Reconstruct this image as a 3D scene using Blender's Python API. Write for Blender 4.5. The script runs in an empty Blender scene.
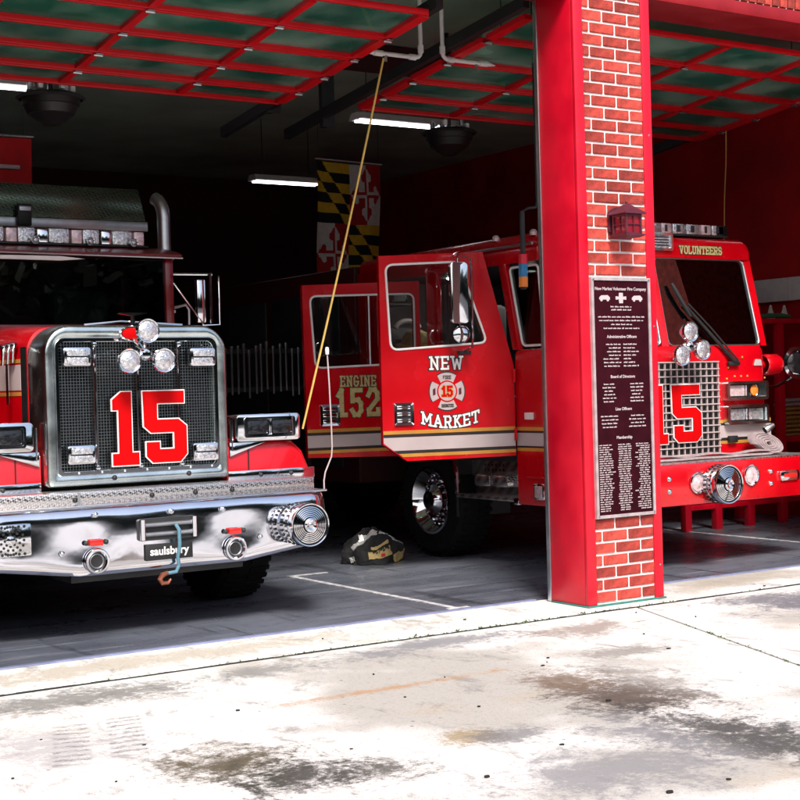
import bpy, bmesh, math, random
from mathutils import Vector, Matrix
random.seed(7)
R = math.radians
PI = math.pi
S = bpy.context.scene
COL = S.collection

# ------------------------------------------------------------------ camera
TH, PITCH, ROLL = R(33.04), R(0.475), R(1.59)
cam = bpy.data.cameras.new('camera')
cam.sensor_width = 36.0
cam.lens = 36.0 * 1466.27 / 800.0
cam.clip_start = 0.05
cam.clip_end = 3000
co = bpy.data.objects.new('camera', cam)
COL.objects.link(co)
fw = Vector((math.sin(TH) * math.cos(PITCH), math.cos(TH) * math.cos(PITCH), -math.sin(PITCH)))
r0 = Vector((math.cos(TH), -math.sin(TH), 0))
u0 = r0.cross(fw)
rt = r0 * math.cos(ROLL) - u0 * math.sin(ROLL)
up = r0 * math.sin(ROLL) + u0 * math.cos(ROLL)
M = Matrix((rt, up, -fw)).transposed().to_4x4()
M.translation = Vector((0, 0, 1.6))
co.matrix_world = M
S.camera = co

# ------------------------------------------------------------------ world, sun, exposure
SUN_EL, SUN_AZ = R(46), R(203)          # azimuth: clockwise from +Y
wd = bpy.data.worlds.new('World')
S.world = wd
wd.use_nodes = True
nt = wd.node_tree
bg = nt.nodes['Background']
sk = nt.nodes.new('ShaderNodeTexSky')
sk.sky_type = 'NISHITA'
sk.sun_disc = False
sk.sun_elevation = SUN_EL
sk.sun_rotation = SUN_AZ
sk.air_density = 1.0
sk.dust_density = 3.0
nt.links.new(sk.outputs[0], bg.inputs[0])
bg.inputs[1].default_value = 0.13
sl = bpy.data.lights.new('sun', 'SUN')
sl.energy = 3.0
sl.angle = R(14)
sl.color = (1.0, 0.95, 0.88)
so = bpy.data.objects.new('sun', sl)
COL.objects.link(so)
sd = Vector((math.sin(SUN_AZ) * math.cos(SUN_EL), math.cos(SUN_AZ) * math.cos(SUN_EL), math.sin(SUN_EL)))
so.rotation_euler = sd.to_track_quat('Z', 'Y').to_euler()
S.view_settings.view_transform = 'Standard'
S.view_settings.look = 'None'
S.view_settings.exposure = 0.64
S.view_settings.gamma = 1.0
S.cycles.max_bounces = 8
S.cycles.transparent_max_bounces = 12

# ------------------------------------------------------------------ materials
MATS = {}
def mat(name, col, rough=0.5, metal=0.0, var=0.0, vscale=8.0, bump=0.0, bscale=40.0, coat=0.0, rvar=0.0, emit=None, es=0.0, spec=0.5, rnd=0.0):
    m = bpy.data.materials.new(name)
    m.use_nodes = True
    n = m.node_tree
    p = n.nodes['Principled BSDF']
    p.inputs['Base Color'].default_value = (*col, 1)
    p.inputs['Roughness'].default_value = rough
    p.inputs['Metallic'].default_value = metal
    p.inputs['Coat Weight'].default_value = coat
    p.inputs['Coat Roughness'].default_value = 0.06
    p.inputs['Specular IOR Level'].default_value = spec
    tc = n.nodes.new('ShaderNodeTexCoord')
    if var > 0 or rvar > 0:
        no = n.nodes.new('ShaderNodeTexNoise')
        no.inputs['Scale'].default_value = vscale
        no.inputs['Detail'].default_value = 6
        n.links.new(tc.outputs['Object'], no.inputs['Vector'])
        if var > 0:
            mr = n.nodes.new('ShaderNodeMapRange')
            mr.inputs[1].default_value = 0.3; mr.inputs[2].default_value = 0.7
            mr.inputs[3].default_value = 1 - var; mr.inputs[4].default_value = 1 + var * 0.6
            n.links.new(no.outputs[0], mr.inputs[0])
            mx = n.nodes.new('ShaderNodeVectorMath'); mx.operation = 'SCALE'
            mx.inputs[0].default_value = col
            n.links.new(mr.outputs[0], mx.inputs['Scale'])
            src = mx.outputs[0]
            if rnd > 0:
                oi = n.nodes.new('ShaderNodeObjectInfo')
                m2 = n.nodes.new('ShaderNodeMapRange')
                m2.inputs[3].default_value = 1 - rnd; m2.inputs[4].default_value = 1 + rnd * 0.7
                n.links.new(oi.outputs['Random'], m2.inputs[0])
                mx2 = n.nodes.new('ShaderNodeVectorMath'); mx2.operation = 'SCALE'
                n.links.new(src, mx2.inputs[0]); n.links.new(m2.outputs[0], mx2.inputs['Scale'])
                src = mx2.outputs[0]
            n.links.new(src, p.inputs['Base Color'])
        if rvar > 0:
            mr = n.nodes.new('ShaderNodeMapRange')
            mr.inputs[1].default_value = 0.3; mr.inputs[2].default_value = 0.7
            mr.inputs[3].default_value = max(0.02, rough - rvar); mr.inputs[4].default_value = rough + rvar
            n.links.new(no.outputs[0], mr.inputs[0])
            n.links.new(mr.outputs[0], p.inputs['Roughness'])
    if bump > 0:
        nb = n.nodes.new('ShaderNodeTexNoise')
        nb.inputs['Scale'].default_value = bscale
        nb.inputs['Detail'].default_value = 4
        n.links.new(tc.outputs['Object'], nb.inputs['Vector'])
        b = n.nodes.new('ShaderNodeBump')
        b.inputs['Strength'].default_value = bump
        b.inputs['Distance'].default_value = 0.01
        n.links.new(nb.outputs[0], b.inputs['Height'])
        n.links.new(b.outputs[0], p.inputs['Normal'])
    if emit:
        p.inputs['Emission Color'].default_value = (*emit, 1)
        p.inputs['Emission Strength'].default_value = es
    MATS[name] = m
    return m

def glass(name, tint, rough=0.02, extra=0.0, gcol=(1, 1, 1), painted_sheen=0.0):
    m = bpy.data.materials.new(name); m.use_nodes = True
    n = m.node_tree
    for x in list(n.nodes):
        if x.type != 'OUTPUT_MATERIAL': n.nodes.remove(x)
    out = [x for x in n.nodes if x.type == 'OUTPUT_MATERIAL'][0]
    t = n.nodes.new('ShaderNodeBsdfTransparent'); t.inputs[0].default_value = (*tint, 1)
    g = n.nodes.new('ShaderNodeBsdfGlossy'); g.inputs[0].default_value = (*gcol, 1); g.inputs[1].default_value = rough
    f = n.nodes.new('ShaderNodeFresnel'); f.inputs[0].default_value = 1.5
    a = n.nodes.new('ShaderNodeMath'); a.operation = 'ADD'; a.inputs[1].default_value = extra
    mx = n.nodes.new('ShaderNodeMixShader')
    n.links.new(f.outputs[0], a.inputs[0]); n.links.new(a.outputs[0], mx.inputs[0])
    n.links.new(t.outputs[0], mx.inputs[1]); n.links.new(g.outputs[0], mx.inputs[2])
    last = mx.outputs[0]
    if painted_sheen:  # diffuse green patches painted in for lit ceiling and reflections on the panes
        df = n.nodes.new('ShaderNodeBsdfDiffuse'); tc = n.nodes.new('ShaderNodeTexCoord'); no = n.nodes.new('ShaderNodeTexNoise'); no.inputs['Scale'].default_value = 1.6; no.inputs['Detail'].default_value = 7
        n.links.new(tc.outputs['Object'], no.inputs['Vector'])
        rp = n.nodes.new('ShaderNodeMix'); rp.data_type = 'RGBA'; rp.inputs[6].default_value = (0.06, 0.24, 0.19, 1); rp.inputs[7].default_value = (0.50, 0.66, 0.58, 1)
        mr = n.nodes.new('ShaderNodeMapRange'); mr.inputs[1].default_value = .42; mr.inputs[2].default_value = .64
        n.links.new(no.outputs[0], mr.inputs[0]); n.links.new(mr.outputs[0], rp.inputs[0]); n.links.new(rp.outputs[2], df.inputs[0])
        m2 = n.nodes.new('ShaderNodeMixShader'); m2.inputs[0].default_value = painted_sheen
        n.links.new(last, m2.inputs[1]); n.links.new(df.outputs[0], m2.inputs[2]); last = m2.outputs[0]
    n.links.new(last, out.inputs[0])
    MATS[name] = m
    return m

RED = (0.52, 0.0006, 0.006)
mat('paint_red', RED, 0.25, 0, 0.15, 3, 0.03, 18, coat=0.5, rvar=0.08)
mat('door_red', (0.62, 0.004, 0.010), 0.35, 0, 0.15, 5)
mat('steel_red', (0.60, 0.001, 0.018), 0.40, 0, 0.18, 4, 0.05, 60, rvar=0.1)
mat('lintel_red_shaded', (0.26, 0.001, 0.006), 0.5, 0, 0.18, 4, 0.05, 60, rvar=0.1)  # pillar steel red darkened, standing in for shade under the lintels
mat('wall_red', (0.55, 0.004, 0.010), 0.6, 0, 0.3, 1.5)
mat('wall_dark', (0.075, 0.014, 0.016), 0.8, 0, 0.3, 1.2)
mat('ceiling', (0.52, 0.64, 0.53), 0.8, 0, 0.3, 0.8)
mat('chrome', (0.70, 0.71, 0.74), 0.07, 1, 0.06, 6, 0.02, 9, rvar=0.03)
mat('chrome_wavy', (0.76, 0.77, 0.83), 0.09, 1, 0.05, 4, 0.42, 1.7, rvar=0.03)
mat('chrome_satin', (0.64, 0.71, 0.70), 0.24, 1, 0.2, 5, 0.4, 3.5, rvar=0.06)
mat('mesh_steel', (0.32, 0.36, 0.37), 0.3, 1, 0.15, 12)
mat('maroon', (0.16, 0.001, 0.004), 0.3, 0, 0.1, 3, coat=0.3)  # truck red with shade put into the colour, for cab and body
mat('body_shaded', (0.05, 0.001, 0.002), 0.5, 0, 0.2, 3)  # engine red taken nearly black to put its shadow into the colour
mat('steel', (0.55, 0.56, 0.58), 0.35, 1, 0.15, 12)
mat('black', (0.012, 0.012, 0.013), 0.5, 0, 0.3, 10)
mat('black_gloss', (0.010, 0.010, 0.012), 0.2)
mat('dark_metal', (0.035, 0.036, 0.038), 0.5, 0.3, 0.3, 6)
mat('rubber', (0.009, 0.009, 0.0095), 0.8, 0, 0.3, 14, 0.2, 80, spec=0.12)
mat('white', (0.78, 0.76, 0.74), 0.45, 0, 0.1, 10)
mat('white_gloss', (0.80, 0.79, 0.78), 0.2, 0, 0.08, 10)
mat('number_red', (0.50, 0.001, 0.002), 0.55, 0, 0.06, 5, spec=0.08)
mat('band_white', (0.46, 0.38, 0.38), 0.35, 0, 0.1, 4, coat=0.3)
mat('gold', (0.62, 0.30, 0.06), 0.3, 0.3, 0.15, 6)
mat('gold_leaf', (0.60, 0.50, 0.22), 0.4, 0.2, 0.25, 30)
mat('amber', (0.75, 0.22, 0.03), 0.15, 0, 0.1, 20, coat=0.5)
mat('red_lens', (0.85, 0.02, 0.015), 0.15, 0, 0.1, 20, coat=0.5)
mat('lens', (0.72, 0.72, 0.75), 0.08, 0.75, 0.45, 45, 0.7, 55)
mat('lens_dark', (0.012, 0.012, 0.014), 0.05, 0, 0.6, 30, 0.6, 25, coat=0.3)
mat('lens_pink', (0.80, 0.60, 0.62), 0.14, 0.4, 0.3, 35, 0.5, 45)
mat('brick', (0.47, 0.050, 0.034), 0.85, 0, 0.5, 18, 0.6, 70, rnd=0.42)
mat('mortar', (0.80, 0.70, 0.68), 0.9, 0, 0.15, 18, 0.4, 90)
mat('sealant', (0.03, 0.20, 0.16), 0.6, 0, 0.3, 20)
mat('plaque', (0.030, 0.003, 0.007), 0.6, 0.0, 0.3, 8, 0.1, 40, spec=0.05)
mat('plaque_edge', (0.50, 0.42, 0.43), 0.35, 0.3, 0.25, 14)
mat('plaque_text', (0.50, 0.42, 0.43), 0.5)
mat('copper', (0.40, 0.14, 0.08), 0.3, 0.8, 0.2, 20)
mat('blue_strap', (0.10, 0.22, 0.29), 0.8, 0, 0.2, 40)
mat('cord_yellow', (0.70, 0.47, 0.12), 0.7, 0, 0.15, 30)
mat('pvc', (0.70, 0.68, 0.66), 0.4, 0, 0.15, 12)
mat('tube', (0.9, 0.9, 0.9), 0.4, emit=(0.95, 0.90, 1.0), es=5.0)
mat('cab_fill_lamp', (0.9, 0.9, 0.9), 0.4, emit=(1.0, 0.95, 0.9), es=110.0)  # strong glow added inside the cab to brighten the kit
mat('hose', (0.34, 0.27, 0.28), 0.85, 0, 0.25, 25, 0.3, 120)
mat('green_hose', (0.03, 0.16, 0.06), 0.6, 0, 0.2, 25)
mat('purple_paint', (0.13, 0.030, 0.050), 0.4, 0.4, 0.2, 14)
mat('lantern_glass', (0.26, 0.008, 0.02), 0.15, 0, 0.3, 12, coat=0.4)
mat('threshold', (0.27, 0.30, 0.46), 0.35, 0.2, 0.2, 10)
mat('line_white', (0.62, 0.62, 0.64), 0.5, 0, 0.6, 14)
mat('moss', (0.05, 0.09, 0.02), 0.9, 0, 0.4, 20)
mat('dirt', (0.018, 0.016, 0.013), 0.95, 0, 0.3, 12)
mat('flag_gold', (0.85, 0.55, 0.03), 0.8, 0, 0.12, 20)
mat('flag_black', (0.012, 0.012, 0.014), 0.8)
mat('flag_red', (0.55, 0.012, 0.02), 0.8, 0, 0.12, 20)
mat('flag_white', (0.85, 0.82, 0.78), 0.8, 0, 0.12, 20)
mat('cloth_black', (0.012, 0.012, 0.013), 0.85, 0, 0.3, 30, 0.4, 40)
mat('cloth_tan', (0.50, 0.38, 0.16), 0.7, 0, 0.2, 30)
mat('reflective', (0.70, 0.70, 0.68), 0.3, 0.4, 0.15, 30)
mat('blue_band', (0.03, 0.20, 0.42), 0.35)
mat('orange_band', (0.80, 0.22, 0.03), 0.35)
mat('red_band', (0.62, 0.02, 0.04), 0.35)
mat('seat', (0.07, 0.07, 0.075), 0.7, 0, 0.2, 20)
mat('paper', (0.6, 0.5, 0.5), 0.7, 0, 0.1, 20)
mat('brown_gold', (0.45, 0.30, 0.08), 0.35, 0.3, 0.3, 30)
mat('asphalt', (0.05, 0.05, 0.052), 0.9, 0, 0.3, 3, 0.3, 60)
mat('leaf', (0.018, 0.032, 0.016), 0.8, 0, 0.5, 0.35)
mat('bark', (0.10, 0.075, 0.05), 0.9, 0, 0.3, 10)
glass('windshield', (0.50, 0.56, 0.54), 0.01, -0.005)
glass('windshield_clear', (0.60, 0.68, 0.66), 0.01, 0.12)
glass('window_glass', (0.85, 0.88, 0.88), 0.01, 0.0)
glass('door_pane', (0.72, 0.95, 0.85), 0.12, 0.06, (0.35, 0.8, 0.62), 0.23)

def tread(name, col, scale):
    m = mat(name, col, 0.22, 1)
    n = m.node_tree; p = n.nodes['Principled BSDF']
    tc = n.nodes.new('ShaderNodeTexCoord')
    mp = n.nodes.new('ShaderNodeMapping'); mp.inputs['Rotation'].default_value = (R(45), R(45), R(45))
    ck = n.nodes.new('ShaderNodeTexChecker'); ck.inputs['Scale'].default_value = scale
    ck.inputs[1].default_value = (1, 1, 1, 1); ck.inputs[2].default_value = (0.0, 0, 0, 1)
    n.links.new(tc.outputs['Object'], mp.inputs[0]); n.links.new(mp.outputs[0], ck.inputs[0])
    b = n.nodes.new('ShaderNodeBump'); b.inputs['Strength'].default_value = 0.9; b.inputs['Distance'].default_value = 0.006
    n.links.new(ck.outputs[1], b.inputs['Height']); n.links.new(b.outputs[0], p.inputs['Normal'])
    mr = n.nodes.new('ShaderNodeMapRange'); mr.inputs[3].default_value = 0.45; mr.inputs[4].default_value = 0.18
    n.links.new(ck.outputs[1], mr.inputs[0]); n.links.new(mr.outputs[0], p.inputs['Roughness'])
tread('tread_plate', (0.62, 0.60, 0.60), 75)
tread('tread_dull', (0.11, 0.135, 0.10), 75)

def floor_mats():
    # sealed dark bay floor
    m = mat('bay_floor', (0.085, 0.095, 0.125), 0.33)
    n = m.node_tree; p = n.nodes['Principled BSDF']; L = n.links
    g = n.nodes.new('ShaderNodeNewGeometry')
    def fn(scale, sc, det=8):
        mp = n.nodes.new('ShaderNodeMapping'); mp.inputs['Scale'].default_value = sc; L.new(g.outputs['Position'], mp.inputs[0])
        t = n.nodes.new('ShaderNodeTexNoise'); t.inputs['Scale'].default_value = scale; t.inputs['Detail'].default_value = det; t.inputs['Roughness'].default_value = .65
        L.new(mp.outputs[0], t.inputs['Vector']); return t.outputs[0]
    def fr(src, a, b, c, d):
        r = n.nodes.new('ShaderNodeMapRange'); r.interpolation_type = 'SMOOTHSTEP'
        for i, v in enumerate((a, b, c, d)): r.inputs[i + 1].default_value = v
        L.new(src, r.inputs[0]); return r.outputs[0]
    def fm(f, a, b):
        x = n.nodes.new('ShaderNodeMix'); x.data_type = 'RGBA'; L.new(f, x.inputs[0])
        for i, v in ((6, a), (7, b)):
            if isinstance(v, tuple): x.inputs[i].default_value = (*v, 1)
            else: L.new(v, x.inputs[i])
        return x.outputs[2]
    c = fm(fr(fn(1.0, (.5, 1.6, 1)), .35, .65, 0, 1), (0.085, 0.095, 0.125), (0.15, 0.165, 0.205))
    c = fm(fr(fn(2.2, (.25, 3.0, 1)), .54, .68, 0, .7), c, (0.25, 0.265, 0.31))
    c = fm(fr(fn(1.6, (3.0, .25, 1)), .56, .66, 0, .75), c, (0.035, 0.037, 0.045))
    c = fm(fr(fn(14, (1, 1, 1), 10), .55, .75, 0, .6), c, (0.045, 0.042, 0.04))
    c = fm(fr(fn(60, (1, 1, 1), 4), .60, .72, 0, .5), c, (0.20, 0.19, 0.18))
    L.new(c, p.inputs['Base Color']); L.new(fr(fn(2.5, (.6, 1.5, 1)), .35, .7, .24, .5), p.inputs['Roughness'])
    # weathered pale concrete with stains at their real places
    m = mat('concrete', (0.5, 0.5, 0.48), 0.85)
    n = m.node_tree; p = n.nodes['Principled BSDF']; L = n.links
    g = n.nodes.new('ShaderNodeNewGeometry')
    def noise(scale, detail=8, rough=0.6, dist=0.0, sc=(1, 1, 1)):
        mp = n.nodes.new('ShaderNodeMapping'); mp.inputs['Scale'].default_value = sc
        L.new(g.outputs['Position'], mp.inputs[0])
        t = n.nodes.new('ShaderNodeTexNoise'); t.inputs['Scale'].default_value = scale
        t.inputs['Detail'].default_value = detail; t.inputs['Roughness'].default_value = rough
        t.inputs['Distortion'].default_value = dist
        L.new(mp.outputs[0], t.inputs['Vector'])
        return t.outputs[0]
    def mrange(src, a, b, c=0.0, d=1.0):
        r = n.nodes.new('ShaderNodeMapRange'); r.interpolation_type = 'SMOOTHSTEP'
        for i, v in enumerate((a, b, c, d)): r.inputs[i + 1].default_value = v
        L.new(src, r.inputs[0]); return r.outputs[0]
    def math2(op, a, b):
        q = n.nodes.new('ShaderNodeMath'); q.operation = op
        for i, v in enumerate((a, b)):
            if isinstance(v, (int, float)): q.inputs[i].default_value = v
            else: L.new(v, q.inputs[i])
        return q.outputs[0]
    def mixc(f, a, b):
        x = n.nodes.new('ShaderNodeMix'); x.data_type = 'RGBA'
        L.new(f, x.inputs[0])
        for i, v in ((6, a), (7, b)):
            if isinstance(v, tuple): x.inputs[i].default_value = (*v, 1)
            else: L.new(v, x.inputs[i])
        return x.outputs[2]
    base = mixc(mrange(noise(0.55, 4, 0.55), 0.38, 0.52), (0.46, 0.44, 0.40), (0.80, 0.785, 0.755))
    base = mixc(mrange(noise(1.6, 6, 0.6, 0.5), 0.56, 0.74, 0, 0.5), base, (0.46, 0.37, 0.26))
    base = mixc(mrange(noise(3.0, 14, 0.78, 0.5, (1.5, 0.75, 1)), 0.52, 0.66, 0, 0.8), base, (0.25, 0.24, 0.225))
    base = mixc(mrange(noise(9.0, 12, 0.85, 0.2), 0.56, 0.66, 0, 0.75), base, (0.17, 0.16, 0.15))
    base = mixc(mrange(noise(45, 6, 0.85), 0.52, 0.68, 0, 0.75), base, (0.16, 0.15, 0.14))
    base = mixc(mrange(noise(150, 3, 0.7), 0.45, 0.62, 0.0, 0.35), base, (0.28, 0.26, 0.24))
    # stain spots: x, y, rx, ry, colour, strength
    spots = [(5.00, 5.60, 0.42, 0.60, (0.085, 0.060, 0.045), 0.95), (4.84, 4.72, 0.40, 0.85, (0.045, 0.044, 0.042), 0.95),
             (5.02, 6.15, 0.34, 0.32, (0.16, 0.11, 0.075), 0.85), (4.55, 5.0, 0.25, 0.5, (0.20, 0.20, 0.21), 0.8), (5.35, 5.9, 0.22, 0.6, (0.20, 0.18, 0.16), 0.7),
             (3.85, 5.45, 0.22, 0.16, (0.30, 0.22, 0.11), 0.85), (4.05, 5.35, 0.25, 0.18, (0.16, 0.16, 0.165), 0.8), (2.78, 5.72, 0.36, 0.45, (0.075, 0.058, 0.025), 0.95), (2.95, 5.35, 0.38, 0.36, (0.04, 0.038, 0.03), 0.95), (3.25, 5.2, 0.3, 0.22, (0.06, 0.055, 0.045), 0.9),
             (2.75, 7.45, 0.9, 0.30, (0.16, 0.155, 0.14), 0.85), (3.9, 7.5, 0.5, 0.22, (0.22, 0.215, 0.20), 0.8), (5.05, 7.55, 0.9, 0.22, (0.20, 0.20, 0.215), 0.85), (8.25, 7.22, 0.9, 0.45, (0.13, 0.13, 0.15), 0.95), (7.9, 7.5, 0.6, 0.25, (0.18, 0.18, 0.20), 0.85),
             (4.2, 6.6, 0.8, 0.07, (0.42, 0.24, 0.12), 0.8), (6.15, 7.35, 0.55, 0.30, (0.26, 0.20, 0.17), 0.8), (4.0, 4.6, 0.7, 0.4, (0.22, 0.22, 0.23), 0.8),
             (2.3, 6.5, 0.40, 0.5, (0.34, 0.34, 0.345), 0.7), (5.8, 6.6, 0.4, 0.22, (0.22, 0.20, 0.18), 0.8), (3.4, 8.25, 2.2, 0.30, (0.36, 0.29, 0.19), 0.6), (8.4, 8.25, 1.2, 0.25, (0.36, 0.31, 0.24), 0.6)]
    sp = n.nodes.new('ShaderNodeSeparateXYZ'); L.new(g.outputs['Position'], sp.inputs[0])
    nz = noise(3.2, 9, 0.72, 0.8); nf = noise(20, 14, 0.86)
    for (x, y, rx, ry, c, st) in spots:
        dx = math2('DIVIDE', math2('SUBTRACT', sp.outputs[0], x), rx)
        dy = math2('DIVIDE', math2('SUBTRACT', sp.outputs[1], y), ry)
        d = math2('SQRT', math2('ADD', math2('MULTIPLY', dx, dx), math2('MULTIPLY', dy, dy)), 0)
        d = math2('ADD', d, math2('MULTIPLY', math2('SUBTRACT', nz, 0.5), 3.0))
        d = math2('ADD', d, math2('MULTIPLY', math2('SUBTRACT', nf, 0.5), 4.0))
        base = mixc(mrange(d, 0.25, 1.05, st, 0.0), base, c)
    # tyre prints: two runs of short bars leading to the left bay
    for (x0, sl_) in ((2.37, 0.36), (2.64, 0.36)):
        u = math2('SUBTRACT', math2('SUBTRACT', sp.outputs[0], x0), math2('MULTIPLY', math2('SUBTRACT', sp.outputs[1], 6.5), sl_))
        inside = mrange(math2('ABSOLUTE', u, 0), 0.08, 0.10, 1, 0)
        rng = mrange(math2('ABSOLUTE', math2('SUBTRACT', sp.outputs[1], 6.5), 0), 0.3, 0.5, 1, 0)
        bars = mrange(math2('SINE', math2('ADD', math2('ADD', math2('MULTIPLY', sp.outputs[1], 75.0), math2('MULTIPLY', nz, 14.0)), math2('MULTIPLY', u, 18.0)), 0), 0.0, 0.5)
        f = math2('MULTIPLY', math2('MULTIPLY', inside, rng), math2('MULTIPLY', bars, mrange(nf, 0.44, 0.54, 0, 0.8)))
        base = mixc(f, base, (0.17, 0.17, 0.175))
    # small dark specks
    vo = n.nodes.new('ShaderNodeTexVoronoi'); vo.inputs['Scale'].default_value = 5.5
    L.new(g.outputs['Position'], vo.inputs['Vector'])
    base = mixc(mrange(vo.outputs['Distance'], 0.03, 0.075, 0.7, 0.0), base, (0.09, 0.085, 0.08))
    L.new(base, p.inputs['Base Color'])
    b = n.nodes.new('ShaderNodeBump'); b.inputs['Strength'].default_value = 0.35; b.inputs['Distance'].default_value = 0.01
    L.new(noise(45, 6, 0.7), b.inputs['Height']); L.new(b.outputs[0], p.inputs['Normal'])
floor_mats()

# ------------------------------------------------------------------ mesh helpers
class MB:
    def __init__(self): self.bm = bmesh.new()
    def face(self, pts):
        vs = [self.bm.verts.new(p) for p in pts]
        return self.bm.faces.new(vs)
    def box(self, x0, x1, y0, y1, z0, z1, bev=0.0):
        b = bmesh.new()
        c = [b.verts.new((x, y, z)) for x in (x0, x1) for y in (y0, y1) for z in (z0, z1)]
        for q in ((0, 1, 3, 2), (4, 6, 7, 5), (0, 4, 5, 1), (2, 3, 7, 6), (0, 2, 6, 4), (1, 5, 7, 3)):
            b.faces.new([c[i] for i in q])
        bmesh.ops.recalc_face_normals(b, faces=b.faces)
        if bev > 0:
            bmesh.ops.bevel(b, geom=b.edges[:], offset=bev, segments=2, affect='EDGES', profile=0.5, clamp_overlap=True)
        self._merge(b); return self
    def _merge(self, b, mtx=None):
        me = bpy.data.meshes.new('tmp'); b.to_mesh(me); b.free()
        if mtx is not None: me.transform(mtx)
        self.bm.from_mesh(me); bpy.data.meshes.remove(me)
    def prism(self, poly, f, d0, d1, bev=0.0):
        """poly: 2-D outline; f(u, v, d) -> 3-D; extruded from d0 to d1"""
        b = bmesh.new()
        A = [b.verts.new(f(u, v, d0)) for u, v in poly]
        B = [b.verts.new(f(u, v, d1)) for u, v in poly]
        k = len(poly)
        b.faces.new(A); b.faces.new(B[::-1])
        for i in range(k): b.faces.new((A[i], A[(i + 1) % k], B[(i + 1) % k], B[i]))
        bmesh.ops.recalc_face_normals(b, faces=b.faces)
        if bev > 0: bmesh.ops.bevel(b, geom=b.edges[:], offset=bev, segments=2, affect='EDGES', profile=0.5, clamp_overlap=True)
        self._merge(b); return self
    def ring(self, outer, inner, f, d0, d1, d0i=None):
        """frame between two outlines with equal point counts"""
        if d0i is None: d0i = d0
        b = bmesh.new(); k = len(outer)
        o0 = [b.verts.new(f(u, v, d0)) for u, v in outer]; o1 = [b.verts.new(f(u, v, d1)) for u, v in outer]
        i0 = [b.verts.new(f(u, v, d0i)) for u, v in inner]; i1 = [b.verts.new(f(u, v, d1)) for u, v in inner]
        for i in range(k):
            j = (i + 1) % k
            b.faces.new((o0[i], o0[j], i0[j], i0[i])); b.faces.new((o1[j], o1[i], i1[i], i1[j]))
            b.faces.new((o0[j], o0[i], o1[i], o1[j])); b.faces.new((i0[i], i0[j], i1[j], i1[i]))
        bmesh.ops.recalc_face_normals(b, faces=b.faces)
        self._merge(b); return self
    def tube(self, path, r, n=10, cap=True):
        path = [Vector(p) for p in path]
        b = bmesh.new(); rings = []
        prev = None
        for i, p in enumerate(path):
            a = path[max(0, i - 1)]; c = path[min(len(path) - 1, i + 1)]
            t = (c - a).normalized()
            if prev is None:
                x = t.orthogonal().normalized()
            else:
                x = (prev - t * prev.dot(t)).normalized()
            prev = x
            y = t.cross(x)
            rr = r[i] if isinstance(r, (list, tuple)) else r
            rings.append([b.verts.new(p + (x * math.cos(2 * PI * k / n) + y * math.sin(2 * PI * k / n)) * rr) for k in range(n)])
        for i in range(len(rings) - 1):
            for k in range(n):
                b.faces.new((rings[i][k], rings[i][(k + 1) % n], rings[i + 1][(k + 1) % n], rings[i + 1][k]))
        if cap:
            b.faces.new(rings[0][::-1]); b.faces.new(rings[-1])
        bmesh.ops.recalc_face_normals(b, faces=b.faces)
        self._merge(b); return self
    def lathe(self, prof, org, axis, n=28):
        """prof: (radius, height along axis)"""
        q = Vector(axis).normalized().to_track_quat('Z', 'Y').to_matrix().to_4x4()
        q.translation = Vector(org)
        b = bmesh.new(); rings = []
        for r, h in prof:
            if r < 1e-6: rings.append([b.verts.new((0, 0, h))])
            else: rings.append([b.verts.new((r * math.cos(2 * PI * k / n), r * math.sin(2 * PI * k / n), h)) for k in range(n)])
        for i in range(len(rings) - 1):
            A, B = rings[i], rings[i + 1]
            for k in range(n):
                j = (k + 1) % n
                if len(A) == 1 and len(B) == 1: continue
                if len(A) == 1: b.faces.new((A[0], B[k], B[j]))
                elif len(B) == 1: b.faces.new((A[k], A[j], B[0]))
                else: b.faces.new((A[k], A[j], B[j], B[k]))
        bmesh.ops.recalc_face_normals(b, faces=b.faces)
        self._merge(b, q); return self
    def loft(self, secs, closed=True, caps=True):
        b = bmesh.new()
        rr = [[b.verts.new(p) for p in s] for s in secs]
        k = len(rr[0])
        for i in range(len(rr) - 1):
            for a in range(k if closed else k - 1):
                c = (a + 1) % k
                b.faces.new((rr[i][a], rr[i][c], rr[i + 1][c], rr[i + 1][a]))
        if caps and closed:
            b.faces.new(rr[0][::-1]); b.faces.new(rr[-1])
        bmesh.ops.recalc_face_normals(b, faces=b.faces)
        self._merge(b); return self
    def build(self, name, m, parent=None, local=False, smooth=30):
        me = bpy.data.meshes.new(name)
        self.bm.to_mesh(me); self.bm.free()
        o = bpy.data.objects.new(name, me); COL.objects.link(o)
        for x in (m if isinstance(m, (list, tuple)) else [m]): me.materials.append(MATS[x])
        if smooth:
            me.shade_smooth(); me.set_sharp_from_angle(angle=R(smooth))
        if parent is not None:
            o.parent = parent
            if not local: me.transform(Matrix.Translation(-Vector(parent['wl'])))
            o['wl'] = parent['wl']
        else: o['wl'] = (0.0, 0.0, 0.0)
        return o

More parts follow.
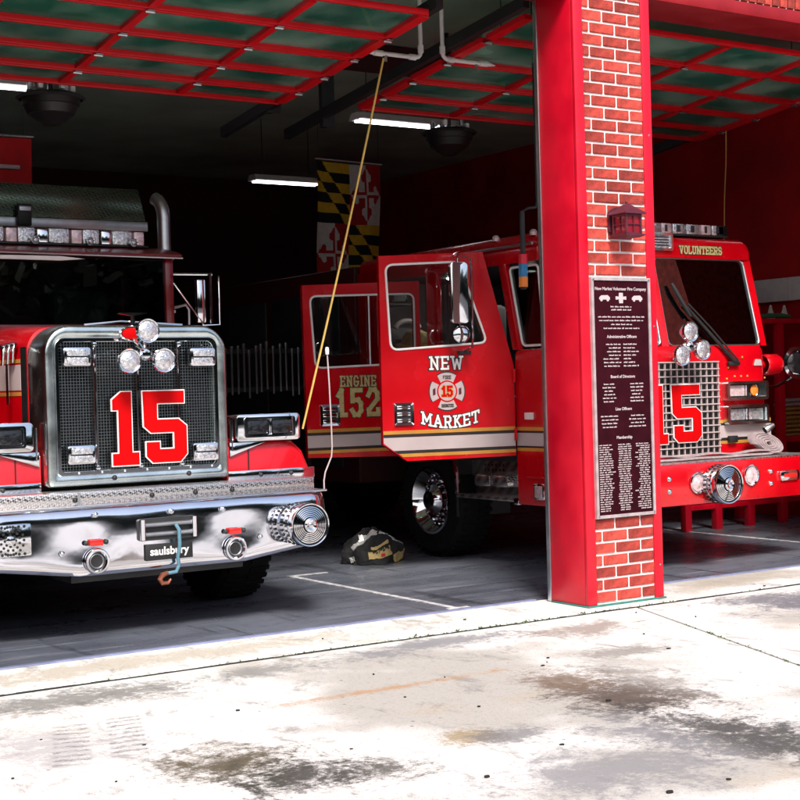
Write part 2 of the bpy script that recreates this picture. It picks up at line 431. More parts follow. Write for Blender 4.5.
def tag(o, label=None, cat=None, group=None, kind=None):
    if label: o['label'] = label
    if cat: o['category'] = cat
    if group: o['group'] = group
    if kind: o['kind'] = kind
    return o
def thing(name, label, cat, loc, group=None, kind='thing'):
    o = bpy.data.objects.new(name, None); COL.objects.link(o)
    o.location = loc; o['wl'] = tuple(loc); o.empty_display_size = 0.2
    return tag(o, label, cat, group, kind)
def share(o, loc, rot=None, parent=None):
    c = o.copy(); COL.objects.link(c); c.location = loc
    if rot is not None: c.rotation_euler = rot
    if parent is not None: c.parent = parent
    return c
def rrect(x0, x1, z0, z1, r, n=6, rt=None):
    """rounded rectangle, counter-clockwise from bottom right; rt = radius of the top corners"""
    rt = r if rt is None else rt
    out = []
    for cx, cz, a0, q in ((x1, z0, -90, r), (x1, z1, 0, rt), (x0, z1, 90, rt), (x0, z0, 180, r)):
        sx = -1 if cx == x1 else 1; sz = 1 if cz == z0 else -1
        for i in range(n + 1):
            a = R(a0 + 90 * i / n)
            out.append((cx + sx * q + q * math.cos(a), cz + sz * q + q * math.sin(a)))
    return out
def roundpoly(pts, r, n=5):
    out = []; k = len(pts)
    for i in range(k):
        p0, p, p1 = Vector(pts[i - 1]), Vector(pts[i]), Vector(pts[(i + 1) % k])
        a = (p0 - p).normalized(); b = (p1 - p).normalized()
        for j in range(n + 1):
            t = j / n
            q = (p + a * r) * (1 - t) ** 2 + p * 2 * t * (1 - t) + (p + b * r) * t ** 2
            out.append((q.x, q.y))
    return out
def inset(pts, d):
    """offset a polygon inwards by d (mitred)"""
    k = len(pts)
    area = sum(pts[i][0] * pts[(i + 1) % k][1] - pts[(i + 1) % k][0] * pts[i][1] for i in range(k))
    sg = 1 if area > 0 else -1
    out = []
    for i in range(k):
        p0, p, p1 = Vector(pts[i - 1]), Vector(pts[i]), Vector(pts[(i + 1) % k])
        e0 = (p - p0).normalized(); e1 = (p1 - p).normalized()
        n0 = Vector((-e0.y, e0.x)) * sg; n1 = Vector((-e1.y, e1.x)) * sg
        q = (n0 + n1) / (1 + n0.dot(n1))
        out.append(tuple(p + q * d))
    return out
def XZ(y0):                       # outline in x, z; depth runs towards -y (towards the street)
    return lambda u, v, d: (u, y0 - d, v)
def YZ(x0):                       # outline in y, z; depth runs towards -x
    return lambda u, v, d: (x0 - d, u, v)
def XY(z0):
    return lambda u, v, d: (u, v, z0 + d)

# ------------------------------------------------------------------ lettering
NUM1 = [(447, 400), (485, 368), (530, 368), (530, 605), (557, 605), (557, 662), (445, 662), (445, 607), (470, 607), (470, 447), (447, 447)]
NUM5 = [(567, 368), (742, 368), (742, 425), (632, 425), (632, 480), (715, 480), (750, 510), (750, 625), (720, 658), (605, 658), (578, 630), (578, 568), (640, 568), (640, 597), (690, 597), (690, 540), (600, 540), (570, 512)]
def numpoly(src, x0, z0, w, h):
    return [(x0 + (x - 445) / 305.0 * w, z0 + (662 - y) / 294.0 * h) for x, y in src]
def numeral(src, x0, z0, w, h, y, parent, t=0.012):
    p = numpoly(src, x0, z0, w, h)
    a = MB().prism(p, XZ(y), 0, t).build('numeral', 'white_gloss', parent, smooth=0)
    MB().prism(inset(p, h * 0.016), XZ(y), t * 0.5, t + 0.004).build('numeral_face', 'number_red', a, smooth=0)
G = {  # slab letters as strokes on a unit-high grid
 'A': (.8, [(0.08, 0, .4, 1), (.72, 0, .4, 1), (.22, .33, .58, .33), (-.02, 0, .2, 0), (.6, 0, .82, 0)]),
 'E': (.66, [(.1, 0, .1, 1), (.1, 0, .62, 0), (.1, .5, .5, .5), (.1, 1, .62, 1), (.62, 0, .62, .2), (.62, 1, .62, .8), (0, 0, .1, 0), (0, 1, .1, 1)]),
 'F': (.62, [(.1, 0, .1, 1), (.1, .5, .5, .5), (.1, 1, .6, 1)]),
 'C': (.62, [(.55, .2, .4, 0), (.4, 0, .2, 0), (.2, 0, .05, .2), (.05, .2, .05, .8), (.05, .8, .2, 1), (.2, 1, .4, 1), (.4, 1, .55, .8)]),
 'G': (.7, [(.6, .8, .45, 1), (.45, 1, .2, 1), (.2, 1, .05, .8), (.05, .8, .05, .2), (.05, .2, .2, 0), (.2, 0, .45, 0), (.45, 0, .6, .2), (.6, .2, .6, .45), (.35, .45, .68, .45)]),
 'I': (.3, [(.15, 0, .15, 1), (0, 0, .3, 0), (0, 1, .3, 1)]),
 'K': (.72, [(.12, 0, .12, 1), (.12, .4, .6, 1), (.3, .55, .64, 0), (0, 0, .24, 0), (0, 1, .24, 1), (.5, 1, .7, 1), (.54, 0, .74, 0)]),
 'L': (.6, [(.1, 0, .1, 1), (.1, 0, .58, 0), (0, 1, .22, 1), (.58, 0, .58, .2)]),
 'M': (.95, [(.12, 0, .12, 1), (.83, 0, .83, 1), (.12, 1, .47, .3), (.83, 1, .47, .3), (0, 0, .24, 0), (.71, 0, .95, 0), (0, 1, .14, 1), (.81, 1, .95, 1)]),
 'N': (.78, [(.12, 0, .12, 1), (.66, 0, .66, 1), (.12, 1, .66, 0), (0, 0, .24, 0), (.54, 1, .78, 1), (0, 1, .14, 1)]),
 'O': (.68, [(.2, 0, .48, 0), (.48, 0, .62, .2), (.62, .2, .62, .8), (.62, .8, .48, 1), (.48, 1, .2, 1), (.2, 1, .06, .8), (.06, .8, .06, .2), (.06, .2, .2, 0)]),
 'R': (.74, [(.12, 0, .12, 1), (.12, 1, .5, 1), (.5, 1, .62, .85), (.62, .85, .62, .62), (.62, .62, .5, .47), (.5, .47, .12, .47), (.38, .47, .62, 0), (0, 0, .24, 0), (.54, 0, .74, 0), (0, 1, .12, 1)]),
 'S': (.62, [(.56, .8, .42, 1), (.42, 1, .2, 1), (.2, 1, .06, .85), (.06, .85, .06, .62), (.06, .62, .2, .5), (.2, .5, .42, .5), (.42, .5, .56, .38), (.56, .38, .56, .15), (.56, .15, .42, 0), (.42, 0, .2, 0), (.2, 0, .06, .2)]),
 'T': (.7, [(.35, 0, .35, 1), (.02, 1, .68, 1), (.02, 1, .02, .8), (.68, 1, .68, .8), (.22, 0, .48, 0)]),
 'U': (.74, [(.12, 1, .12, .2), (.12, .2, .26, 0), (.26, 0, .48, 0), (.48, 0, .62, .2), (.62, .2, .62, 1), (0, 1, .24, 1), (.5, 1, .74, 1)]),
 'V': (.78, [(.12, 1, .39, 0), (.66, 1, .39, 0), (0, 1, .24, 1), (.54, 1, .78, 1)]),
 'W': (1.05, [(.12, 1, .3, 0), (.3, 0, .52, .75), (.52, .75, .74, 0), (.74, 0, .92, 1), (0, 1, .24, 1), (.8, 1, 1.04, 1)]),
 'Q': (.68, [(.2, 0, .48, 0), (.48, 0, .62, .2), (.62, .2, .62, .8), (.62, .8, .48, 1), (.48, 1, .2, 1), (.2, 1, .06, .8), (.06, .8, .06, .2), (.06, .2, .2, 0), (.4, .25, .65, -.05)]),
 '1': (.42, [(.22, 0, .22, 1), (.05, .8, .22, 1), (.02, 0, .42, 0)]),
 '2': (.64, [(.06, .78, .2, 1), (.2, 1, .44, 1), (.44, 1, .57, .85), (.57, .85, .57, .62), (.57, .62, .08, .18), (.08, .18, .08, 0), (.08, 0, .6, 0), (.6, 0, .6, .18)]),
 '5': (.62, [(.56, 1, .1, 1), (.1, 1, .1, .56), (.1, .6, .42, .6), (.42, .6, .56, .45), (.56, .45, .56, .16), (.56, .16, .42, 0), (.42, 0, .2, 0), (.2, 0, .06, .18)]),
}
def strokes(s, h, t, gap=0.16, arch=0.0):
    """list of (x0,z0,x1,z1) centred on x=0; arch: height of the middle above the ends"""
    w = sum(G[c][0] if c != ' ' else .5 for c in s) + gap * (len(s) - 1)
    x = -w / 2; out = []
    for c in s:
        if c == ' ': x += .5 + gap; continue
        cx = x + G[c][0] / 2
        q = cx / (w / 2)
        dz = arch * (1 - q * q) / h if arch else 0
        sl = -2 * arch / h * q / (w / 2) if arch else 0
        for a, b, e, f in G[c][1]:
            P = []
            for (u, v) in ((a, b), (e, f)):
                P += [(x + u) * h, (v + dz + sl * (x + u - cx)) * h]
            out.append(tuple(P))
        x += G[c][0] + gap
    return out
def lettering(name, s, h, t, f, d, m, parent, outline=0.0, om='black', arch=0.0, local=True, gap=0.16, xs=1.0):
    """f(u, v, d): plane of the letters"""
    ss = [(a * xs, b_, c * xs, d_) for a, b_, c, d_ in strokes(s, h, t, gap, arch)]
    def quads(tt, d0):
        b = MB()
        for i, (x0, z0, x1, z1) in enumerate(ss):
            a = Vector((x1 - x0, z1 - z0)); l = a.length; a /= l
            nn = Vector((-a.y, a.x)) * tt / 2
            p, q = Vector((x0, z0)) - a * tt / 2, Vector((x1, z1)) + a * tt / 2
            dd = d0 + (i % 12) * 0.00012
            pts = [p - nn, q - nn, q + nn, p + nn]
            b.face([f(v.x, v.y, dd) for v in pts])
        return b
    if outline:
        o = quads(t + outline * 2, d).build(name + '_outline', om, parent, local, smooth=0)
    return quads(t, d + 0.002).build(name, m, parent, local, smooth=0)
def text_mesh(s, size, mtx, name, m, parent, align='CENTER', off=0.0, ext=0.0006):
    cu = bpy.data.curves.new('t', 'FONT'); cu.body = s; cu.size = size; cu.align_x = align; cu.offset = off; cu.extrude = ext
    cu.resolution_u = 3
    ob = bpy.data.objects.new('t', cu); COL.objects.link(ob)
    dg = bpy.context.evaluated_depsgraph_get()
    me = bpy.data.meshes.new_from_object(ob.evaluated_get(dg))
    bpy.data.objects.remove(ob); bpy.data.curves.remove(cu)
    me.transform(mtx)
    me.name = name
    o = bpy.data.objects.new(name, me); COL.objects.link(o)
    me.materials.clear(); me.materials.append(MATS[m])
    if parent is not None:
        o.parent = parent; o['wl'] = parent['wl']
        me.transform(Matrix.Translation(-Vector(parent['wl'])))
    return o
def facing(x, y, z):              # text standing upright, read from the street (-y side)
    return Matrix.Translation((x, y, z)) @ Matrix.Rotation(PI / 2, 4, 'X')
# ================================================================== SETTING
g = MB(); g.face([(-900, -900, -0.125), (900, -900, -0.125), (900, 900, -0.125), (-900, 900, -0.125)])
tag(g.build('ground', 'asphalt', smooth=0), 'dark asphalt ground around the station', kind='structure')

apron = thing('apron', 'pale stained concrete apron in front of the open bays', 'apron', (0, 0, 0), kind='structure')
JX0, JX1 = 7.03, 4.75                       # slanted joint: x at y=7.84 and at y=1.4
def slab(pts, nm='slab'):
    MB().prism(pts, XY(-0.12), 0, 0.12, bev=0.006).build(nm, 'concrete', apron, smooth=0)
slab([(-3, 7.862), (13, 7.862), (13, 8.552), (-3, 8.552)])
slab([(-3, 1.4), (JX1 - .010, 1.4), (JX0 - .010, 7.795), (-3, 7.795)])
slab([(JX1 + .010, 1.4), (13, 1.4), (13, 7.795), (JX0 + .010, 7.795)])
slab([(-3, -3), (4.9, -3), (4.9, 1.385), (-3, 1.385)])
slab([(4.915, -3), (13, -3), (13, 1.385), (4.915, 1.385)])
jb = MB()
x = -3
while x < 13:                                # packed dirt in the joint, with an uneven surface
    l = random.uniform(.05, .22); h = random.uniform(-.007, -.003)
    jb.box(x, min(x + l, 13), 7.796, 7.861, -.1, h); x += l
jb.prism([(JX1 - .02, 1.38), (JX1 + .02, 1.38), (JX0 + .02, 7.794), (JX0 - .02, 7.794)], XY(-0.12), 0, 0.112)
jb.build('joint_filler', 'dirt', apron, smooth=0)
mo = MB()
for i in range(900):
    if random.random() < .65:
        x = random.gauss(5.9, .8) if random.random() < .7 else random.uniform(2.4, 9); y = 7.828 + random.gauss(0, .014)
    else:
        t = random.random(); x = JX0 + (JX1 - JX0) * (t * .55 + .12) * 1.0; y = 7.84 - (7.84 - 1.4) * (t * .55 + .12); x += random.gauss(0, .006)
    a = random.uniform(0, 6.28); l = random.uniform(.008, .02); z = random.uniform(-.012, .004)
    d = Vector((math.cos(a), math.sin(a), random.uniform(.1, .9))) * l; e = Vector((-math.sin(a), math.cos(a), .1)) * l * .5
    p = Vector((x, y, z))
    mo.face([p - e, p + d, p + e])
tag(mo.build('moss', 'moss', smooth=0), 'green moss growing in the apron joints', kind='stuff')
lf = MB()
for i in range(40):                      # loose bits of grit and leaf on the concrete
    x, y = random.uniform(1.5, 9), random.uniform(4.2, 8.5)
    if abs(y - 8.2) < .34 and 6.7 < x < 7.55: continue
    r = random.uniform(.004, .013); k = 6; a0 = random.random()
    P = [(x + r * random.uniform(.6, 1.2) * math.cos(a0 + j) * 1.3, y + r * random.uniform(.6, 1.2) * math.sin(a0 + j)) for j in range(k)]
    lf.prism(P, XY(0.0005), 0, random.uniform(.003, .008))
tag(lf.build('litter', 'dirt', smooth=0), 'dark grit and leaf scraps scattered over the pale concrete', kind='stuff')

fl = MB(); fl.box(-2, 13, 8.605, 21, -0.12, 0.0)
tag(fl.build('bay_floor', 'bay_floor', smooth=0), 'dark sealed concrete floor of the bays', kind='structure')
th = MB(); th.box(-2, 6.72, 8.555, 8.603, -.1, .008, .002); th.box(7.5, 13, 8.555, 8.603, -.1, .008, .002)
tag(th.build('threshold', 'threshold', smooth=0), 'thin pale blue threshold strip under the doors', kind='structure')
for (x, y0, y1) in ((6.06, 8.66, 11.15), (10.92, 8.66, 11.65), (1.9, 8.66, 11.15)):
    f = MB(); f.box(x - .026, x + .026, y0, y1, .0015, .005); f.box(x + .028, x + .36, y1 - .05, y1, .0015, .005)
    tag(f.build('floor_line', 'line_white', smooth=0), 'white painted line on the bay floor', kind='structure')
f = MB(); f.box(5.98, 6.16, 8.612, 8.665, .0015, .007, .001)
tag(f.build('floor_mark', 'line_white', smooth=0), 'worn white end patch of the floor line', kind='structure')

# walls, ceiling, facade
w = MB(); w.box(13.0, 13.3, 8.05, 21, 0, 5); tag(w.build('right_wall', 'wall_red', smooth=0), 'dark red side wall of the bay', kind='structure')
w = MB(); w.box(-2.3, -2.0, 8.05, 21, 0, 5); tag(w.build('left_wall', 'wall_red', smooth=0), 'dark red wall', kind='structure')
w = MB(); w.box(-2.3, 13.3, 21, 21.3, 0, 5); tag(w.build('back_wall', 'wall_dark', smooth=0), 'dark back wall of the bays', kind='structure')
w = MB(); w.box(-2.3, 13.3, 8.46, 21.3, 5.0, 5.3); tag(w.build('ceiling', 'ceiling', smooth=0), 'grey green ceiling of the bays', kind='structure')
w = MB(); w.box(-2.3, 13.3, 8.06, 8.455, 4.78, 7.2); tag(w.build('upper_wall', 'brick', smooth=0), 'brick wall above the bays', kind='structure')
w = MB(); w.box(10.42, 13.3, 8.02, 8.45, 0, 4.45); tag(w.build('end_wall', 'brick', smooth=0), 'brick wall at the right end', kind='structure')
w = MB(); w.box(-2.3, 1.23, 8.02, 8.45, 0, 4.45); tag(w.build('end_wall', 'brick', smooth=0), 'brick wall at the left end', kind='structure')
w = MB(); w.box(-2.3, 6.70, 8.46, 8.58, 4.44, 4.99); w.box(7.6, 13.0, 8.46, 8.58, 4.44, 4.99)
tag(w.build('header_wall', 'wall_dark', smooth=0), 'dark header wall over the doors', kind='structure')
# street side: only ever seen mirrored in chrome and glass
tr = MB()
for i in range(9000):
    x = random.uniform(-60, 75); y = -34 + random.gauss(0, 3.5) - abs(x) * .05
    h = 8.5 + 2.5 * math.sin(x * .35) + 1.5 * math.sin(x * 1.1)
    z = random.uniform(.02, 1) * h
    for k in range(3):
        c = Vector((x, y, z)) + Vector((random.gauss(0, .7), random.gauss(0, .7), random.gauss(0, .6)))
        a = Vector((random.gauss(0, 1), random.gauss(0, 1), random.gauss(0, 1))).normalized() * random.uniform(.3, .65)
        b = a.cross(Vector((random.gauss(0, 1), random.gauss(0, 1), 1))).normalized() * random.uniform(.25, .5)
        tr.face([c - a, c - b, c + a, c + b])
tag(tr.build('treeline', 'leaf', smooth=0), 'mass of trees across the street', kind='stuff')

hb_ = MB()  # unseen bank added to keep bright sky gaps out of reflections
hb_.loft([[(x, -44 + 6 * math.cos(a * .35) , -.2 + 8.5 * max(0, math.sin(a * .35)) * (1 + .12 * math.sin(x * .21) + .08 * math.sin(x * .53))) for a in range(10)] for x in range(-110, 131, 4)], closed=False)
tag(hb_.build('tree_backing', 'leaf'), 'dark bank added behind the trees to close gaps in reflections', kind='structure')

# ================================================================== PILLAR
PX0, PX1, PY0, PY1 = 6.75, 7.475, 8.0, 8.455
pil = thing('brick_pillar', 'red steel framed pillar with a brick face between the two open bays', 'pillar', (7.11, 8.2, 0))
b = MB(); b.box(PX0, PX0 + .085, PY0, PY0 + .03, .012, 4.77, .004); b.build('steel_flange', 'steel_red', pil)
b = MB(); b.box(PX1 - .085, PX1, PY0, PY0 + .03, .012, 4.77, .004); b.build('steel_flange', 'steel_red', pil)
b = MB(); b.box(PX0, PX0 + .03, PY0 + .0315, PY1 - .045, .012, 4.77, .004); b.build('side_plate', 'steel_red', pil)
b = MB(); b.box(PX1 - .03, PX1, PY0 + .0315, PY1 - .045, .012, 4.77, .004); b.build('side_plate', 'steel_red', pil)
for xx in (PX0 - .004, PX1 - .040):
    b = MB(); b.box(xx, xx + .044, PY1 - .043, PY1, .005, 4.77, .004); b.build('door_jamb', 'steel', pil)
b = MB(); b.box(PX0 + .032, PX1 - .032, PY0 + .034, PY1 - .002, 0.0, 4.77); b.build('core', 'mortar', pil, smooth=0)
b = MB(); b.box(PX0 + .0865, PX1 - .0865, PY0 + .011, PY0 + .033, .012, 4.77); b.build('mortar', 'mortar', pil, smooth=0)
b = MB(); b.box(PX0 - .012, PX1 + .012, PY0 - .014, PY1 - .05, 0.0005, .0115, .003); b.build('base_gasket', 'sealant', pil)
bm_cache = {}
def brick_mesh(l, h, d):
    k = (round(l, 3), h, d)
    if k not in bm_cache:
        q = MB(); q.box(-l / 2, l / 2, -d / 2, d / 2, -h / 2, h / 2, .004)
        for v in q.bm.verts: v.co += Vector((random.uniform(-1, 1), random.uniform(-1, .5), random.uniform(-1, 1))) * .0016
        me = bpy.data.meshes.new('brick'); q.bm.to_mesh(me); q.bm.free(); me.materials.append(MATS['brick']); bm_cache[k] = me
    return bm_cache[k]
BX0, BX1 = PX0 + .0875, PX1 - .0875
def put_brick(parent, l, h, d, loc, name='brick'):
    o = bpy.data.objects.new(name, brick_mesh(l, h, d)); COL.objects.link(o)
    o.parent = parent; o.location = Vector(loc) - Vector(parent['wl'])
    return o
CH = .0866
i = 0; z = .022
while z + CH < 4.78:
    if z + CH < .66 or z > 2.28:
        js = [BX0 - .01] + ([BX0 + .062, BX0 + .303, BX1 + .004] if i % 2 else [BX0 + .185, BX0 + .426, BX1 + .02]) + [BX1 + .2]
        for a, c in zip(js[:-1], js[1:]):
            x0, x1 = max(a + .009, BX0), min(c - .009, BX1)
            if x1 - x0 < .02: continue
            put_brick(pil, x1 - x0, CH - .0185, .03, ((x0 + x1) / 2, PY0 + .016 + random.uniform(-.0012, .0012), z + CH / 2))
    i += 1; z += CH
for (zz) in (2.0, 3.4, .25):              # small screw heads on the flanges
    b = MB(); b.lathe([(0, .004), (.006, .003), (.008, 0)], (PX1 - .03, PY0 - .0005, zz), (0, -1, 0), 10); b.build('screw', 'steel', pil)

# ================================================================== LINTELS
def lintel(x0, x1, label):
    t = thing('steel_lintel', label, 'lintel', ((x0 + x1) / 2, 8.2, 4.4))
    b = MB(); b.box(x0, x1, PY0, PY0 + .02, 4.402, 4.50, .003); b.build('steel_flange', 'lintel_red_shaded', t)
    b = MB(); b.box(x0, x1, PY0 + .0215, 8.455, 4.403, 4.425, .003); b.build('soffit_plate', 'lintel_red_shaded', t)
    b = MB(); b.box(x0, x1, PY0 + .022, 8.44, 4.4275, 4.77); b.build('mortar', 'mortar', t, smooth=0)
    x = x0 + .03
    while x + .07 < x1:
        put_brick(t, .072, .245, .03, (x + .036, PY0 + .012, 4.632))
        x += .0855
lintel(7.477, 10.42, 'red steel lintel with upright bricks over the right bay')
lintel(1.23, 6.748, 'red steel lintel with upright bricks over the left bay')
# ================================================================== PLAQUE
PQ = PY0 - .001
plq = thing('memorial_plaque', 'tall dark maroon plaque of names on the brick pillar', 'plaque', (7.1, PQ, 1.49))
x0, x1, z0, z1 = 6.835, 7.388, .632, 2.345
b = MB(); b.box(x0, x1, PQ - .018, PQ, z0, z1, .003); b.build('panel', 'plaque', plq)
fr = MB(); o_ = [(x1 + .004, z0 - .004), (x1 + .004, z1 + .004), (x0 - .004, z1 + .004), (x0 - .004, z0 - .004)]
fr.ring(o_, inset(o_, .022), XZ(PQ), 0.0, .026); fr.build('plaque_frame', 'plaque_edge', plq, smooth=0)
cxp = (x0 + x1) / 2; yt = PQ - .0186
def heading(s, z, size): text_mesh(s, size, facing(cxp, yt, z), 'lettering', 'plaque_text', plq, off=.0006)
heading('New Market Volunteer Fire Company', 2.258, .0315)
for bx in (x0 + .012, x1 - .012):
    for bz in (z0 + .012, z1 - .012):
        b = MB(); b.lathe([(.009, 0), (.008, .004), (0, .006)], (bx, PQ - .026, bz), (0, -1, 0), 12); b.build('bolt', 'steel', plq)
ins = MB()
def worn(cx, z, w, h=.0105, align=0):      # a line of lettering too small to read: word-length raised strokes
    xs = cx - w / 2 if align == 0 else (cx if align < 0 else cx - w)
    x = xs
    while x < xs + w - .01:
        l = min(random.uniform(.022, .05), xs + w - x)
        y = x
        while y < x + l - .003:
            q = random.uniform(.0035, .0065)
            ins.box(y, min(y + q, x + l), yt - .0012, yt + .0004, z, z + h * random.choice((.68, .68, 1, .8)))
            y += q + .0018
        x += l + .008
for (z_, w_) in ((2.135, .20), (2.113, .19), (2.062, .44), (2.036, .42), (2.008, .20), (1.980, .34)): worn(cxp, z_, w_)
heading('Administrative Officers', 1.915, .030)
for k in range(7):
    worn(cxp - .012, 1.865 - k * .026, random.uniform(.08, .17), align=1); worn(cxp + .012, 1.865 - k * .026, random.uniform(.08, .17), align=-1)
heading('Board of Directors', 1.628, .030)
for k in range(6):
    worn(cxp - .13, 1.580 - k * .025, random.uniform(.09, .13)); worn(cxp + .13, 1.580 - k * .025, random.uniform(.09, .13))
heading('Line Officers', 1.395, .030)
for k in range(4):
    worn(cxp - .13, 1.350 - k * .026, random.uniform(.12, .19)); worn(cxp + .13, 1.350 - k * .026, random.uniform(.12, .17))
heading('Membership', 1.19, .030)
z = 1.145
while z > .665:
    worn(x0 + .035, z, random.uniform(.09, .15), .009, -1); worn(cxp, z, random.uniform(.10, .14), .009); worn(x1 - .035, z, random.uniform(.09, .15), .009, 1)
    z -= .0162
ins.build('inscription', 'plaque_text', plq, smooth=0)['kind'] = 'stuff'
em = MB()                                  # cast truck outlines either side of the cross badge
for s in (-1, 1):
    c = cxp + s * .155
    em.prism([(c - .05, 2.19), (c - .05, 2.205), (c - .03, 2.22), (c + .03, 2.222), (c + .05, 2.205), (c + .05, 2.19)], XZ(yt), 0, .002)
    for q in (-.03, .03): em.lathe([(0, .003), (.011, .003), (.012, 0)], (c + q, yt, 2.188), (0, -1, 0), 12)
em.prism([(cxp - .05, 2.19), (cxp - .02, 2.193), (cxp - .018, 2.165), (cxp + .018, 2.165), (cxp + .02, 2.193), (cxp + .05, 2.19), (cxp + .05, 2.215), (cxp + .02, 2.212), (cxp + .018, 2.24), (cxp - .018, 2.24), (cxp - .02, 2.212), (cxp - .05, 2.215)], XZ(yt), 0, .002)
em.build('relief', 'plaque_text', plq, smooth=0)

# ================================================================== LANTERN
LX, LY, LZ = 7.095, PY0 - .125, 2.735
lan = thing('wall_lantern', 'small dark reddish lantern with red panes on the brick pillar', 'lantern', (LX, PY0, LZ))
b = MB(); b.prism(roundpoly([(LX - .075, LZ - .06), (LX + .075, LZ - .06), (LX + .075, LZ + .09), (LX, LZ + .125), (LX - .075, LZ + .09)], .02), XZ(PY0 - .001), 0, .022); b.build('back_plate', 'purple_paint', lan)
b = MB(); b.tube([(LX, PY0 - .02, LZ + .06), (LX, PY0 - .07, LZ + .085), (LX, LY, LZ + .075)], .014); b.build('bracket', 'purple_paint', lan)
hw = .068
b = MB()
for sx in (-1, 1):
    for sy in (-1, 1): b.box(LX + sx * hw - .007, LX + sx * hw + .007, LY + sy * hw - .007, LY + sy * hw + .007, LZ - .085, LZ + .055, .002)
for zz in (-.085, -.018, .045):
    e = .004 if zz == -.018 else .006
    for s in (-1, 1):
        b.box(LX - hw + .008, LX + hw - .008, LY + s * hw - .005, LY + s * hw + .005, LZ + zz - e, LZ + zz + e)
        b.box(LX + s * hw - .005, LX + s * hw + .005, LY - hw + .008, LY + hw - .008, LZ + zz - e, LZ + zz + e)
for s in (-1, 1):
    b.box(LX - .003, LX + .003, LY + s * hw - .004, LY + s * hw + .004, LZ - .08, LZ + .05)
    b.box(LX + s * hw - .004, LX + s * hw + .004, LY - .003, LY + .003, LZ - .08, LZ + .05)
b.build('frame', 'purple_paint', lan, smooth=0)
for s in (-1, 1):
    b = MB(); b.box(LX - hw + .007, LX + hw - .007, LY + s * (hw - .008) - .002, LY + s * (hw - .008) + .002, LZ - .08, LZ + .05); b.build('pane', 'lantern_glass', lan, smooth=0)
    b = MB(); b.box(LX + s * (hw - .008) - .002, LX + s * (hw - .008) + .002, LY - hw + .010, LY + hw - .010, LZ - .08, LZ + .05); b.build('pane', 'lantern_glass', lan, smooth=0)
sq = lambda q, z_: [(LX - q, LY - q, z_), (LX + q, LY - q, z_), (LX + q, LY + q, z_), (LX - q, LY + q, z_)]
b = MB(); b.loft([sq(.098, LZ + .053), sq(.100, LZ + .060), sq(.03, LZ + .118), sq(.018, LZ + .128)]); b.build('roof', 'purple_paint', lan, smooth=0)
b = MB(); b.lathe([(0, .03), (.008, .026), (.01, .018), (.005, .008), (.012, 0)], (LX, LY, LZ + .127), (0, 0, 1), 12); b.build('finial', 'purple_paint', lan)
b = MB(); b.loft([sq(.06, LZ - .112), sq(.09, LZ - .098), sq(.09, LZ - .088)]); b.build('base', 'purple_paint', lan, smooth=0)

# ================================================================== OVERHEAD DOORS
def overhead_door(stiles, rails, z0, label, panes=True):
    tilt = math.tan(R(6))
    zf = lambda y: z0 - tilt * (y - 8.7)
    x0, x1 = stiles[0], stiles[-1]
    t = thing('overhead_door', label, 'garage door', ((x0 + x1) / 2, rails[0], zf(rails[0])))
    for ri, y in enumerate(rails):
        z = zf(y)
        b = MB()
        # each section ends in a hollow rail: two profiles with a seam
        b.box(x0, x1, y - .036, y - .002, z - .022, z + .022, .005)
        if ri not in (0, len(rails) - 1): b.box(x0 + .002, x1 - .002, y + .002, y + .032, z - .027, z + .018, .005)
        b.build('rail', 'door_red', t)
    for i, x in enumerate(stiles):
        for ya, yb in zip(rails[:-1], rails[1:]):
            b = MB(); a0, a1 = ya + .034, yb - .038
            w_ = .030 if 0 < i < len(stiles) - 1 else .045
            za, zb = zf(a0), zf(a1)
            b.loft([[(x - w_, a0, za - .020), (x + w_, a0, za - .020), (x + w_, a0, za + .018), (x - w_, a0, za + .018)], [(x - w_, a1, zb - .020), (x + w_, a1, zb - .020), (x + w_, a1, zb + .018), (x - w_, a1, zb + .018)]])
            b.build('stile', 'door_red', t, smooth=0)
    for y in rails[1:-1]:
        for x in stiles:
            z = zf(y) - .028
            h = MB(); h.box(x - .028, x + .028, y - .04, y + .036, z - .006, z, .002); h.tube([(x - .034, y, z - .009), (x + .034, y, z - .009)], .009, 8)
            h.build('hinge', 'steel', t)
    if panes:
        for ya, yb in zip(rails[:-1], rails[1:]):
            for xa, xb in zip(stiles[:-1], stiles[1:]):
                p = MB(); a, c = ya + .03, yb - .03
                za, zb = zf(a) + .012, zf(c) + .012
                p.loft([[(xa + .03, a, za), (xb - .03, a, za), (xb - .03, a, za + .004), (xa + .03, a, za + .004)], [(xa + .03, c, zb), (xb - .03, c, zb), (xb - .03, c, zb + .004), (xa + .03, c, zb + .004)]])
                p.build('pane', 'door_pane', t, smooth=0)
    for s, x in ((-1, x0 - .085), (1, x1 + .085)):
        b = MB(); ya, yb = rails[0] - .05, rails[-1] + 1.2
        za, zb = zf(ya) + .03, zf(yb) + .03
        b.loft([[(x - .03, ya, za), (x + .03, ya, za), (x + .03, ya, za + .09), (x - .03, ya, za + .09)], [(x - .03, yb, zb), (x + .03, yb, zb), (x + .03, yb, zb + .09), (x - .03, yb, zb + .09)]])
        b.build('track', 'black', t, smooth=0)
    return t
DL = [2.07, 3.05, 4.03, 5.01, 5.92]
DR = [6.88, 7.86, 8.97, 9.97, 10.96]
overhead_door(DL, [8.62, 9.14, 9.62, 10.08, 10.50, 10.86], 4.25, 'open red glazed overhead door above the chrome fronted truck')
overhead_door(DR, [8.63, 9.18, 9.74, 10.25, 10.72, 11.10], 4.35, 'open red glazed overhead door above the engine in the right bay')
